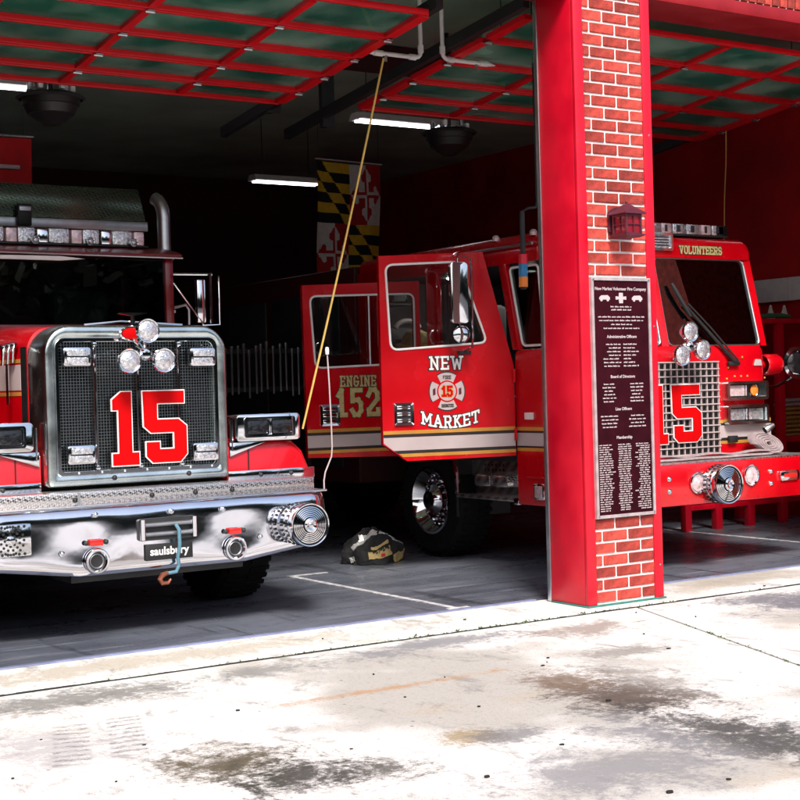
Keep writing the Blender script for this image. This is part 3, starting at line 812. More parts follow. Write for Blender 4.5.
# angle irons that carry the tracks
for (x, y, lab) in ((6.02, 11.2, 'black angle iron hanging the track of the left overhead door'), (6.8, 11.6, 'black angle iron hanging the track of the right overhead door')):
    b = MB(); b.box(x - .03, x + .03, y - .03, y + .03, 4.0, 4.998); b.box(x + .0305, x + .1, y - .03, y - .02, 4.0, 4.99)
    tag(b.build('track_hanger', 'black', smooth=0), lab, 'hanger', kind='thing')
# a dark steel girder across the ceiling
b = MB(); b.box(-2, 13, 12.2, 12.4, 4.75, 4.99)
tag(b.build('ceiling_girder', 'wall_dark', smooth=0), 'dark girder under the ceiling', kind='structure')

# ================================================================== THINGS UNDER THE CEILING
def strip_light(x0, x1, y, z, label):
    t = thing('strip_light', label, 'strip light', ((x0 + x1) / 2, y, z), 'strip lights under the ceiling')
    b = MB(); b.prism([(y - .12, z), (y - .07, z + .07), (y + .07, z + .07), (y + .12, z), (y + .10, z - .002), (y - .10, z - .002)], lambda u, v, d: (d, u, v), x0, x1); b.build('housing', 'white', t, smooth=0)
    for q in (-.05, .05):
        b = MB(); b.tube([(x0 + .03, y + q, z - .014), (x1 - .03, y + q, z - .014)], .008, 8); b.build('tube', 'tube', t)
    for x in (x0 + .15, x1 - .15):
        b = MB(); b.tube([(x, y, z + .07), (x, y, 4.997)], .005, 6); b.build('hanger_rod', 'dark_metal', t)
strip_light(7.99, 9.26, 13.0, 4.40, 'lit strip light hanging behind the right door, nearest the flag on its right')
strip_light(8.44, 9.40, 16.2, 4.22, 'lit strip light farthest back, partly hidden by the flag')
strip_light(3.05, 4.54, 13.0, 4.42, 'lit strip light at the left edge beside the dark dome unit')
strip_light(7.72, 8.45, 10.3, 4.62, 'short strip light above the glass of the right door by the pillar')
strip_light(11.08, 12.3, 10.0, 4.42, 'strip light at the far right beyond the right door')
strip_light(2.2, 4.6, 9.35, 4.80, 'strip light above the glass of the left door')

def ceiling_unit(x, y, z, label):
    t = thing('ceiling_unit', label, 'ceiling fan', (x, y, z), 'dark dome units under the ceiling')
    b = MB(); b.lathe([(0, -.20), (.07, -.195), (.10, -.17), (.115, -.165), (.17, -.12), (.185, -.115), (.215, -.05), (.225, -.045), (.235, .02), (.2, .05), (0, .06)], (x, y, z), (0, 0, 1), 14); b.build('dome', 'black', t)
    b = MB(); b.lathe([(.25, 0), (.275, .015), (.25, .03)], (x, y, z), (0, 0, 1), 24); b.build('rim', 'dark_metal', t)
    for a in range(7):
        q = a * .8976 + .4 + random.uniform(-.15, .15)
        b = MB(); b.box(x + .17 * math.cos(q) - .02, x + .17 * math.cos(q) + .02, y + .17 * math.sin(q) - .02, y + .17 * math.sin(q) + .02, z + .065, z + random.uniform(.10, .19), .006); b.build('mount', ('white', 'steel')[a % 2], t)
    b = MB(); b.tube([(x, y, z + .07), (x, y, 4.997)], .02, 8); b.build('stem', 'dark_metal', t)
ceiling_unit(4.09, 11.25, 3.96, 'black dome shaped unit hanging behind the left overhead door')
ceiling_unit(8.16, 11.55, 4.02, 'black dome shaped unit hanging behind the right overhead door')

def air_pipe(x, y, z, side, label):
    t = thing('air_pipe', label, 'pipe', (x, y, 4.9))
    P = [(x, y, 4.997), (x, y, z + .06)] + [(x + side * .05 * (1 - math.cos(a)), y, z + .06 - .05 * math.sin(a)) for a in (R(30), R(60), R(90))] + [(x + side * .46, y, z + .01)]
    b = MB(); b.tube(P, .017, 10); b.build('pipe', 'pvc', t)
    for p, q in (((x, y, z + .05), (x, y, z + .11)), ((x + side * .05, y, z + .01), (x + side * .11, y, z + .01)), ((x + side * .36, y, z + .01), (x + side * .44, y, z + .01))):
        b = MB(); b.tube([p, q], .024, 10); b.build('coupling', 'pvc', t)
    b = MB(); b.tube([(x + side * .46, y, z + .01), (x + side * .52, y, z + .005)], [.018, .004], 8); b.build('nozzle', 'pvc', t)
    b = MB(); b.tube([(x + side * .33, y, z + .01), (x + side * .33, y, z - .05)], .012, 8); b.build('valve', 'steel', t)
air_pipe(6.53, 9.6, 4.19, -1, 'white pipe with an elbow pointing left, holding the yellow rope')
air_pipe(6.74, 9.6, 4.205, 1, 'white pipe with an elbow pointing right, beside the brick pillar')

A, B_ = Vector((6.18, 9.6, 4.165)), Vector((5.62, 10.05, 1.30))
P = [A.lerp(B_, k / 14) + Vector((0, 0, -.05 * math.sin(PI * k / 14))) for k in range(15)]
tag(MB().tube(P, .0085, 6).build('pull_rope', 'cord_yellow'), 'long slack yellow rope running from the white pipe down to the truck', 'rope', kind='thing')
P = [(11.84, 11.5, 4.99)] + [(11.835 - .009 * k + .004 * math.sin(k), 11.5, 4.2 - .13 * k) for k in range(12)]
tag(MB().tube(P, .007, 6).build('pull_rope', 'cord_yellow'), 'thin yellow rope hanging straight down in front of the right red wall', 'rope', kind='thing')

t = thing('drop_cord', 'black hanging cord with red blue and orange banded grip beside the pillar', 'cord', (7.5, 9.6, 3.0))
b = MB(); b.tube([(7.66, 9.6, 4.99), (7.66, 9.6, 3.12), (7.64, 9.6, 3.07), (7.56, 9.6, 3.06), (7.5, 9.6, 3.03), (7.497, 9.6, 2.75)], .013, 8); b.build('cable', 'black', t)
b = MB(); b.tube([(7.497, 9.6, 3.03), (7.497, 9.6, 2.68)], .022, 10); b.build('sleeve', 'dark_metal', t)
for (za, zb, m_) in ((2.675, 2.595, 'red_band'), (2.594, 2.49, 'blue_band'), (2.489, 2.405, 'orange_band')):
    b = MB(); b.tube([(7.495, 9.6, za), (7.493, 9.6, zb)], .037, 14); b.build('grip_band', m_, t)
b = MB(); b.tube([(7.493, 9.6, 2.404), (7.493, 9.6, 2.385)], [.036, .02], 14); b.build('end_cap', 'black', t)

# flag hung by its short end
def flag():
    nx, nz = 72, 120
    W, H = .93, 1.56
    x0, zt, y = 9.262, 4.50, 16.0
    b = bmesh.new()
    vs = []
    for j in range(nz + 1):
        row = []
        for i in range(nx + 1):
            u, v = i / nx, j / nz
            sag = .05 * math.sin(PI * u) * (1 - v)
            yy = y + .035 * math.sin(u * 13 + v * 1.5) * (.4 + v) + .02 * math.sin(u * 5 + 1)
            row.append(b.verts.new((x0 + u * W * (1 - .03 * v) + .012 * math.sin(v * 6), yy, zt - v * H - sag * .5 - .02 * u)))
        vs.append(row)
    def inbot(cx, cy):       # cross bottony within a unit quarter pair
        d = lambda px, py, r: (cx - px) ** 2 + (cy - py) ** 2 < r * r
        if abs(cx - .5) < .05 and .1 < cy < .9: return True
        if abs(cy - .5) < .05 and .1 < cx < .9: return True
        for (px, py) in ((.5, .14), (.5, .86), (.14, .5), (.86, .5)):
            if d(px, py, .075): return True
        for (px, py) in ((.42, .22), (.58, .22), (.42, .78), (.58, .78), (.22, .42), (.22, .58), (.78, .42), (.78, .58)):
            if d(px, py, .07): return True
        return False
    for j in range(nz):
        for i in range(nx):
            u, v = (i + .5) / nx, (j + .5) / nz
            q = (u > .5) != (v > .5)
            a, c = (u * 2) % 1, (v * 2) % 1
            if q:
                white = (a < .5) == (c < .5)
                if inbot(a, c): white = not white
                mi = 3 if white else 2
            else:
                mi = 0 if ((int(c * 6) % 2 == 0) != (abs(a - c) < .19)) else 1
            f = b.faces.new((vs[j][i], vs[j + 1][i], vs[j + 1][i + 1], vs[j][i + 1]))
            f.material_index = mi
    m_ = MB(); m_.bm = b
    return m_, (x0, zt, y, W)
fm, (fx, fz, fy, fW) = flag()
ft = thing('state_flag', 'hanging flag of yellow and black checks with red and white crosses', 'flag', (fx + fW / 2, fy, fz))
fm.build('cloth', ['flag_gold', 'flag_black', 'flag_red', 'flag_white'], ft, smooth=60)
b = MB(); b.tube([(fx - .03, fy, fz + .012), (fx + fW + .03, fy, fz - .01)], .009, 6); b.build('hem_rod', 'white', ft)
for x in (fx + .02, fx + fW - .02):
    b = MB(); b.tube([(x, fy, fz), (x, fy, 4.998)], .003, 5); b.build('hanging_line', 'dark_metal', ft)

bn = MB(); bn.prism(roundpoly([(4.2, 3.66), (4.87, 3.66), (4.88, 4.14), (4.2, 4.13)], .02), lambda u, v, d: (u, 14.0 + d + .02 * math.sin(u * 18), v), 0, .01)
t = thing('red_banner', 'plain red banner hanging at the left edge above the truck roof', 'banner', (4.5, 14.0, 4.14))
bn.build('cloth', 'door_red', t)
b = MB(); b.tube([(4.15, 14.0, 4.15), (4.9, 14.0, 4.16)], .012, 8); b.build('pole', 'steel', t)
b = MB(); b.box(4.3, 4.75, 13.972, 13.98, 3.83, 3.87, .004); b.build('stripe', 'paper', t)
for x in (4.25, 4.8):
    b = MB(); b.tube([(x, 14.0, 4.15), (x, 14.0, 4.998)], .003, 5); b.build('hanging_line', 'dark_metal', t)
# ================================================================== SHARED TRUCK PIECES
def wheel(parent, x, y, r, w, side, rim='chrome', name='wheel'):
    """side: -1 faces towards -x, +1 towards +x; x is the outer face"""
    ax = (side, 0, 0); o = (x - side * w, y, r + .002)
    b = MB(); b.lathe([(r * .56, .01), (r * .62, -.0), (r * .90, .005), (r * .985, .05), (r, w * .3), (r, w * .7), (r * .985, w - .05), (r * .90, w - .005), (r * .62, w), (r * .56, w - .01), (r * .56, .01)], o, ax, 48)
    t = b.build(name, 'rubber', parent, smooth=40)
    tr_ = MB()
    for k in range(44):
        a = 2 * PI * k / 44
        c = Vector((0, math.cos(a), math.sin(a))); tn = Vector((0, -math.sin(a), math.cos(a)))
        for q in (0, 1):
            xa = o[0] + side * (w * (.08 if q else .52)); xb = o[0] + side * (w * (.48 if q else .92))
            ce = Vector((0, y, r + .002)) + c * r; sk_ = tn * (.014 if q else -.014)
            P = [Vector((xa, 0, 0)) + ce - tn * .018 - c * .01, Vector((xb, 0, 0)) + ce - tn * .018 + sk_ - c * .01, Vector((xb, 0, 0)) + ce + tn * .018 + sk_ - c * .01, Vector((xa, 0, 0)) + ce + tn * .018 - c * .01]
            tr_.loft([P, [p + c * .02 for p in P]])
    d = tr_.build('tread', 'rubber', t, smooth=0); d['kind'] = 'stuff'
    b = MB(); b.lathe([(r * .57, w - .012), (r * .60, w + .002), (r * .56, w + .004), (r * .52, w - .03), (r * .42, w - .09), (r * .30, w - .10), (r * .27, w - .04), (r * .19, w - .005), (r * .17, w + .02), (0, w + .03)], o, ax, 40); b.build('rim', rim, t)
    nb = MB()
    for k in range(10):
        a = 2 * PI * k / 10
        c = Vector((o[0] + side * (w - .10), y + r * .355 * math.cos(a), r + r * .355 * math.sin(a)))
        nb.lathe([(.018, 0), (.018, .03), (.012, .045), (0, .046)], c, ax, 8)
    nb.build('lug_nuts', rim, t)['kind'] = 'stuff'
    hb = MB()
    for k in range(10):
        a = 2 * PI * (k + .5) / 10
        hb.lathe([(0, .001), (.03, .001), (.03, 0)], (o[0] + side * (w - .092), y + r * .40 * math.cos(a), r + r * .40 * math.sin(a)), ax, 10)
    hb.build('hand_holes', 'black', t)['kind'] = 'stuff'
    return t
def round_lamp(parent, c, r, axis=(0, -1, 0), name='lamp', lens='lens', depth=.09):
    b = MB(); b.lathe([(0, -depth), (r * .45, -depth * .9), (r * .9, -depth * .35), (r * 1.06, -.012), (r * 1.10, .0), (r * 1.06, .014), (r * .95, .012), (r * .94, .0)], c, axis, 28)
    o = b.build(name, 'chrome', parent)
    b = MB(); b.lathe([(r * .945, .002), (r * .8, .012), (r * .5, .022), (0, .028)], c, axis, 28); b.build('lens', lens, o if parent['wl'] == o['wl'] and parent.parent is None else parent)
    return o
def roto_light(parent, c, r, offs, mount):
    c = Vector(c)
    b = MB(); b.lathe([(0, -.05), (.035, -.05), (.045, -.02), (.045, .02), (.03, .035), (0, .04)], c, (0, -1, 0), 20)
    b.tube([c, Vector(mount)], .018, 8)
    h = b.build('rotating_light', 'chrome', parent)
    for dx, dz in offs:
        q = c + Vector((dx, -.03, dz))
        a = MB(); a.tube([c, q + Vector((0, .06, 0))], .012, 8)
        a.lathe([(0, -.10), (r * .4, -.095), (r * .85, -.045), (r * 1.05, -.012), (r * 1.12, 0), (r * 1.06, .016), (r * .95, .014), (r * .94, 0)], q, (0, -1, 0), 28)
        a.build('lamp_head', 'chrome', h)
        a = MB(); a.lathe([(r * .945, .002), (r * .8, .012), (r * .5, .022), (0, .026)], q, (0, -1, 0), 28); a.build('lens', 'lens', h)
    return h
def siren(parent, c, r, L):
    b = MB(); b.lathe([(r * .80, -L), (r * .92, -L * .9), (r * .95, -L * .62), (r * .86, -L * .60), (r * .86, -L * .50), (r * .97, -L * .48), (r * .97, -L * .30), (r * .88, -L * .28), (r * .88, -L * .22), (r, -L * .18), (r * 1.0, 0), (r * .97, .012), (r * .92, .010), (r * .90, -.01)], c, (0, -1, 0), 40)
    s_ = b.build('siren', 'chrome', parent)
    b = MB(); b.lathe([(r * .905, -.012), (r * .5, -.012), (0, -.012)], c, (0, -1, 0), 40); b.build('siren_face', 'black', s_)
    for k in range(6):
        q = r * (.84 - k * .085)
        b = MB(); b.lathe([(q, -.014), (q, .002), (q - .007, .004), (q - .009, -.01)], c, (0, -1, 0), 36); b.build('grille_ring', 'chrome', s_)
    b = MB(); b.lathe([(r * .33, -.01), (r * .33, .02), (r * .24, .026), (r * .12, .02), (0, .03)], c, (0, -1, 0), 28); b.build('hub', 'chrome', s_)
    vb = MB()
    for k in range(26):
        a = 2 * PI * k / 26
        ctr = Vector(c) + Vector((r * .90 * math.cos(a), L * .55, r * .90 * math.sin(a)))
        t = Vector((-math.sin(a), 0, math.cos(a))) * r * .05; n_ = Vector((math.cos(a), 0, math.sin(a))) * .004
        for yy in (-.10, .26):
            cc = Vector(c) + Vector((r * .965 * math.cos(a), L * (.38 + (yy + .1) * 1.0), r * .965 * math.sin(a)))
            vb.loft([[cc - t - Vector((0, L * .06, 0)) - n_, cc + t - Vector((0, L * .06, 0)) - n_, cc + t + Vector((0, L * .06, 0)) - n_, cc - t + Vector((0, L * .06, 0)) - n_], [cc - t - Vector((0, L * .06, 0)) + n_, cc + t - Vector((0, L * .06, 0)) + n_, cc + t + Vector((0, L * .06, 0)) + n_, cc - t + Vector((0, L * .06, 0)) + n_]])
    vb.build('intake_slots', 'black', s_, smooth=0)['kind'] = 'stuff'
    return s_
def bolt(parent, c, r=.013, axis=(0, -1, 0), m_='chrome'):
    b = MB(); b.lathe([(r * 1.5, 0), (r * 1.5, .003), (r, .004), (r, r * .9), (r * .6, r * 1.2), (0, r * 1.3)], c, axis, 12); return b.build('bolt', m_, parent)

# ================================================================== CHROME FRONTED FIRE TRUCK (left bay)
CX = 3.985
trk = thing('fire_truck', 'red fire truck with tall chrome grille and chrome bumper in the left bay', 'fire truck', (CX, 10.4, 0))
# --- bumper: one pressed chrome skin swept round the corners
def path_bumper():
    P = [(-1.28, 9.58), (-1.28, 9.40)]
    rc = .16
    for k in range(0, 9):
        a = R(180 - 90 * k / 8); P.append((-1.28 + rc + rc * math.cos(a), 9.05 + rc - rc * math.sin(a)))
    for k in range(1, 56): P.append((-1.12 + 2.24 * k / 56, 9.05))
    for k in range(0, 9):
        a = R(90 - 90 * k / 8); P.append((1.28 - rc + rc * math.cos(a), 9.05 + rc - rc * math.sin(a)))
    P += [(1.28, 9.40), (1.28, 9.58)]
    return P
PB = path_bumper(); secs = []
for i, (x, y) in enumerate(PB):
    a, c = Vector(PB[max(0, i - 1)]), Vector(PB[min(len(PB) - 1, i + 1)])
    t = (c - a).normalized(); nrm = Vector((t.y, -t.x))       # outwards
    ax_ = abs(x)
    zb = .436 + max(0, min(1, (ax_ - .60) / .62)) * .085
    zt = .878
    sec = []
    inn = -nrm * .05
    sec.append((CX + x + inn.x, y + inn.y, zb + .012)); sec.append((CX + x - nrm.x * .012, y - nrm.y * .012, zb))
    for k in range(17):
        q = k / 16; bl = .016 * (1 - abs(2 * q - 1) ** 9) + .010 * (1 - q)
        bl += .0045 * math.sin(x * 5.3 + 1.0 + q * 2.2) * math.sin(PI * q) + .003 * math.sin(x * 11.7 - q * 3.0) * math.sin(PI * q)
        sec.append((CX + x + nrm.x * bl, y + nrm.y * bl, zb + .008 + (zt - zb - .016) * q))
    sec.append((CX + x - nrm.x * .012, y - nrm.y * .012, zt)); sec.append((CX + x + inn.x, y + inn.y, zt - .004))
    secs.append(sec)
bp = MB().loft(secs, closed=False).build('bumper', 'chrome_wavy', trk, smooth=50)
b = MB(); b.box(CX - 1.2, CX + 1.2, 9.14, 9.56, .50, .86); b.build('bumper_core', 'black', bp, smooth=0)
b = MB(); b.box(CX - .62, CX + .62, 9.14, 9.5, .39, .499); b.build('valance', 'dark_metal', bp, smooth=0)
b = MB(); b.box(CX - 1.255, CX + 1.265, 9.10, 9.56, .8785, .892, .004); b.build('tread_deck', 'tread_plate', trk)
b = MB(); b.box(CX - 1.25, CX + 1.235, 9.19, 9.21, .8925, .975, .003); b.box(CX - 1.25, CX + 1.235, 9.2105, 9.47, .962, .975, .003); rs = b.build('tread_riser', 'tread_plate', trk)
b = MB(); b.box(CX - 1.275, CX + 1.275, 9.075, 9.099, .8785, .893, .003); b.build('deck_nosing', 'chrome', trk)
for x in (-.56, -.02, .30, .58): bolt(rs, (CX + x, 9.189, .925), .012, m_='black')
b = MB(); b.box(CX - .545, CX - .525, 9.183, 9.19, .885, .972); b.build('deck_hinge', 'steel', rs, smooth=0)
YF = 9.019
# tow eyes and marker lamps
for x in (-.49, .505):
    e = MB(); e.lathe([(.085, 0), (.085, .012), (.078, .022), (.066, .022), (.058, .012), (.058, -.02)], (CX + x, YF, .535), (0, -1, 0), 32); e = e.build('tow_eye', 'chrome', bp)
    d = MB(); d.lathe([(.0585, .004), (.05, -.0), (0, -.002)], (CX + x, YF, .535), (0, -1, 0), 28); d.build('tow_eye_bore', 'black', bp)
    d = MB(); d.lathe([(.040, .001), (.046, .008), (.05, .004)], (CX + x, YF - .002, .535), (0, -1, 0), 28); d.build('tow_eye_ring', 'steel', bp)
    m_ = MB(); m_.box(CX + x - .045, CX + x + .045, YF - .016, YF - .001, .634, .676, .006); m_.build('marker_lamp', 'red_lens', bp)
    for q in (-.068, .068): bolt(bp, (CX + x + q, YF - .001, .655), .011, m_='dark_metal')
for x, z in ((-.49, .835), (.04, .822), (.42, .81), (-.72, .60), (.70, .60), (1.0, .80)): bolt(bp, (CX + x, YF - .002, z), .012)
# winch fairlead
f_ = MB(); f_.ring(rrect(CX - .20, CX + .215, .638, .785, .02), rrect(CX - .165, CX + .18, .668, .755, .01), XZ(YF), .012, -.02)
f_ = f_.build('fairlead', 'dark_metal', bp)
b = MB(); b.box(CX - .166, CX + .181, YF - .002, YF + .01, .667, .756); b.build('fairlead_opening', 'black', f_ if False else bp, smooth=0)
for z in (.68, .743):
    b = MB(); b.tube([(CX - .16, YF - .022, z), (CX + .175, YF - .022, z)], .015, 12); b.build('roller', 'steel', bp)
for x in (-.178, .193):
    b = MB(); b.tube([(CX + x, YF - .024, .645), (CX + x, YF - .024, .78)], .019, 12); b.build('roller', 'chrome', bp)
# maker's plate
b = MB(); b.box(CX - .155, CX + .185, YF - .010, YF - .001, .505, .612, .003); mp_ = b.build('name_plate', 'black', bp)
text_mesh('saulsbury', .074, facing(CX + .015, YF - .0115, .540), 'lettering', 'white', bp, off=.002)
# strap and hook
P = [(CX + .055, YF - .035, .735), (CX + .065, YF - .062, .70), (CX + .068, YF - .060, .60), (CX + .06, YF - .04, .52), (CX + .072, YF - .03, .46), (CX + .05, YF - .03, .42), (CX - .01, YF - .03, .415)]
b = MB(); b.tube(P, .0125, 10); b.build('winch_strap', 'blue_strap', bp)
b = MB(); b.tube([(CX - .01, YF - .03, .418), (CX - .05, YF - .03, .405), (CX - .068, YF - .03, .38), (CX - .05, YF - .03, .352), (CX - .01, YF - .03, .352), (CX + .01, YF - .03, .375)], [.014, .019, .018, .016, .013, .008], 10); b.build('winch_hook', 'copper', bp)
siren(trk, (CX + .985, 8.825, .672), .152, .20)
# pierced speaker cover, left
b = MB(); b.box(CX - 1.18, CX - .925, YF - .024, YF - .001, .612, .812, .008); sp_ = b.build('speaker_cover', 'chrome', trk)
sb = MB(); sx_, sz_ = CX - 1.06, .712
for k in range(3):
    for j in range(8 + 4 * k):
        a = 2 * PI * (j + .5 * k) / (8 + 4 * k); q = .035 + .026 * k
        sb.lathe([(0, .0012), (.009, .0012), (.009, 0)], (sx_ + q * math.cos(a), YF - .024, sz_ + q * math.sin(a)), (0, -1, 0), 8)
for a in range(6):
    for s in (-1, 1):
        sb.lathe([(0, .0012), (.010, .0012), (.010, 0)], (sx_ - .09 + .036 * a, YF - .024, sz_ + s * .086), (0, -1, 0), 8)
sb.build('piercings', 'black', sp_, smooth=0)['kind'] = 'stuff'
b = MB(); b.lathe([(.028, .001), (.03, .006), (.015, .01), (0, .011)], (sx_, YF - .024, sz_), (0, -1, 0), 16); b.build('boss', 'chrome', sp_)
# flexible marker rod on the bumper corner
P = [(5.262, 9.12, .89), (5.262, 9.12, .95), (5.275, 9.12, 1.01), (5.305, 9.12, 1.07), (5.33, 9.12, 1.12), (5.338, 9.12, 1.19), (5.335, 9.12, 1.4), (5.328, 9.12, 1.65), (5.318, 9.12, 1.86)]
b = MB(); b.tube(P, .0055, 8); mr_ = b.build('marker_rod', 'band_white', trk)
b = MB(); b.lathe([(.013, 0), (.015, .03), (.012, .05), (0, .055)], (5.318, 9.12, 1.855), (0, 0, 1), 12); b.build('rod_tip', 'white', mr_)

# --- grille shell
def arch(P, z1=2.065, h=.035):
    return [(x, z + (h * (1 - ((x - CX) / .66) ** 2) if z > z1 - .18 else 0)) for x, z in P]
oo = arch(rrect(CX - .67, CX + .67, .998, 2.065, .03, 8, .17)); om = arch(rrect(CX - .650, CX + .650, 1.015, 2.045, .03, 8, .155))
oi = rrect(CX - .585, CX + .585, 1.083, 1.985, .03, 8, .06); ob = rrect(CX - .57, CX + .57, 1.10, 1.968, .03, 8, .05)
L = lambda P, y: [(x, y, z) for x, z in P]
sh = MB().loft([L(oo, 9.80), L(oo, 9.44), L(arch(rrect(CX - .662, CX + .662, 1.004, 2.058, .03, 8, .165)), 9.405), L(om, 9.395), L(rrect(CX - .60, CX + .60, 1.068, 2.0, .03, 8, .07), 9.40), L(oi, 9.415), L(ob, 9.425), L(ob, 9.52)], closed=True, caps=False)
sh = sh.build('grille_shell', 'chrome_satin', trk, smooth=50)
b = MB(); b.ring(rrect(CX - .592, CX + .592, 1.076, 1.992, .03, 8, .065), rrect(CX - .570, CX + .570, 1.098, 1.970, .03, 8, .05), XZ(9.418), .024, 0); b.build('grille_trim', 'chrome', sh, smooth=40)
for i in range(14):
    x = CX - .53 + i * 1.06 / 13
    if i % 2: bolt(sh, (x, 9.394, 1.088), .006)
for x in (-.20, .35): bolt(sh, (CX + x, 9.394, 1.045), .012, m_='black')
b = MB(); b.box(CX - .60, CX + .60, 9.53, 9.55, 1.06, 2.0); b.build('radiator', 'black_gloss', trk, smooth=0)
gm = MB(); x = CX - .565
while x < CX + .566: gm.box(x - .0014, x + .0014, 9.466, 9.470, 1.10, 1.968); x += .0205
z = 1.108
while z < 1.966: gm.box(CX - .57, CX + .57, 9.4605, 9.4655, z - .0014, z + .0014); z += .0205
gm.build('grille_mesh', 'mesh_steel', trk, smooth=0)['kind'] = 'stuff'
for x in (-.307, .003, .309):
    b = MB(); b.tube([(CX + x, 9.432, 1.102), (CX + x, 9.432, 1.965)], .0125, 12); gb = b.build('grille_bar', 'chrome', trk)
    for z in (1.118, 1.95):
        b = MB(); b.lathe([(.016, -.012), (.022, 0), (.016, .012), (0, .016)], (CX + x, 9.42, z), (0, -1, 0), 14); b.build('bar_nut', 'chrome', gb)
numeral(NUM1 and NUM1, 3.772, 1.117, .565, .515, 9.412, trk)
numeral(NUM5, 3.772, 1.117, .565, .515, 9.412, trk)
for (x, z) in ((3.543, 1.868), (4.464, 1.856), (3.556, 1.21), (4.468, 1.19)):
    b = MB(); b.prism(roundpoly([(x - .098, z - .063), (x + .098, z - .063), (x + .098, z + .063), (x - .098, z + .063)], .022, 3), XZ(9.43), 0, .045, .005); wl_ = b.build('warning_light', 'chrome', trk)
    for q in (-.026, .026):
        b = MB(); b.prism(roundpoly([(x - .074, z + q - .021), (x + .074, z + q - .021), (x + .074, z + q + .021), (x - .074, z + q + .021)], .012, 3), XZ(9.386), 0, .014, .004); b.build('lens', 'lens', wl_)
    b = MB(); b.box(x - .082, x + .082, 9.3835, 9.3855, z - .0035, z + .0035); b.build('lens_divider', 'black', wl_, smooth=0)
roto_light(trk, (3.955, 9.22, 1.875), .076, ((-.125, -.045), (.125, -.045), (.012, .155)), (3.965, 9.42, 1.99))
bd = MB(); bd.lathe([(.078, -.02), (.078, .004), (.068, .012), (.062, .006), (0, .004)], (0, 0, 0), (0, -1, 0), 28)
for v in bd.bm.verts: v.co = Vector((v.co.x * 1.05 + CX - .055, v.co.y + 9.394, v.co.z * .62 + 2.022))
bd = bd.build('badge', 'chrome', sh)
b = MB(); b.lathe([(.060, .008), (.03, .012), (0, .013)], (0, 0, 0), (0, -1, 0), 24)
for v in b.bm.verts: v.co = Vector((v.co.x * 1.05 + CX - .055, v.co.y + 9.394, v.co.z * .62 + 2.022))
b.build('badge_enamel', 'number_red', sh)
b = MB(); b.tube([(CX - .02, 9.44, 2.08), (CX - .02, 9.43, 2.15)], [.022, .012], 10)
b.prism([(CX - .125, 2.160), (CX - .02, 2.143), (CX + .085, 2.160), (CX + .085, 2.168), (CX - .02, 2.166), (CX - .125, 2.168)], XZ(9.45), 0, .03); b.build('hood_ornament', 'chrome', trk, smooth=0)
b = MB(); b.tube([(CX - .36, 9.46, 2.085), (CX - .1, 9.45, 2.108), (CX + .36, 9.46, 2.085)], .008, 8); b.build('hood_rail', 'chrome', trk)

# --- hood, stripe
hs = []
for y, hw_, zt in ((9.72, .672, 2.072), (10.1, .74, 2.10), (10.5, .81, 2.125), (10.97, .89, 2.15)):
    hs.append([(x, y, z) for x, z in arch(rrect(CX - hw_, CX + hw_, 1.0, zt, .02, 8, .15), zt, .03)])
hd = MB().loft(hs).build('hood', 'paint_red', trk, smooth=40)
hwf = lambda y: .672 + (y - 9.72) / 1.25 * .218 + .004
for s in (-1, 1):
    for (za, zb_, m_) in ((1.655, 1.83, 'band_white'), (1.842, 1.868, 'gold'), (1.617, 1.643, 'gold')):
        q = MB(); ya, yb = 9.81, 10.96
        q.loft([[(CX + s * hwf(ya), ya, za), (CX + s * (hwf(ya) - .003), ya, za), (CX + s * (hwf(ya) - .003), ya, zb_), (CX + s * hwf(ya), ya, zb_)], [(CX + s * hwf(yb), yb, za), (CX + s * (hwf(yb) - .003), yb, za), (CX + s * (hwf(yb) - .003), yb, zb_), (CX + s * hwf(yb), yb, zb_)]])
        q.build('stripe', m_, hd, smooth=0)
    b = MB(); b.loft([[(CX + s * (hwf(9.725) + .002), 9.725, z_) for z_ in (1.02, 1.95)] + [(CX + s * (hwf(9.725) - .002), 9.725, z_) for z_ in (1.95, 1.02)], [(CX + s * (hwf(9.80) + .002), 9.80, z_) for z_ in (1.02, 1.95)] + [(CX + s * (hwf(9.80) - .002), 9.80, z_) for z_ in (1.95, 1.02)]]); b.build('hood_seal', 'rubber', hd, smooth=0)
for k, x in enumerate((-.80, -.765, -.73)):         # three small chrome trumpets by the left of the hood
    b = MB(); b.lathe([(.010, 0), (.012, .06), (.016, .10), (.026, .13), (.028, .135), (.02, .13)], (CX + x, 9.85, 1.83 + .008 * k), (0, -.25, 1), 14); b.build('air_horn', 'chrome', trk)
b = MB(); b.tube([(CX - .765, 9.86, 1.56), (CX - .765, 9.86, 1.84)], .012, 8); b.build('horn_pipe', 'chrome', trk)

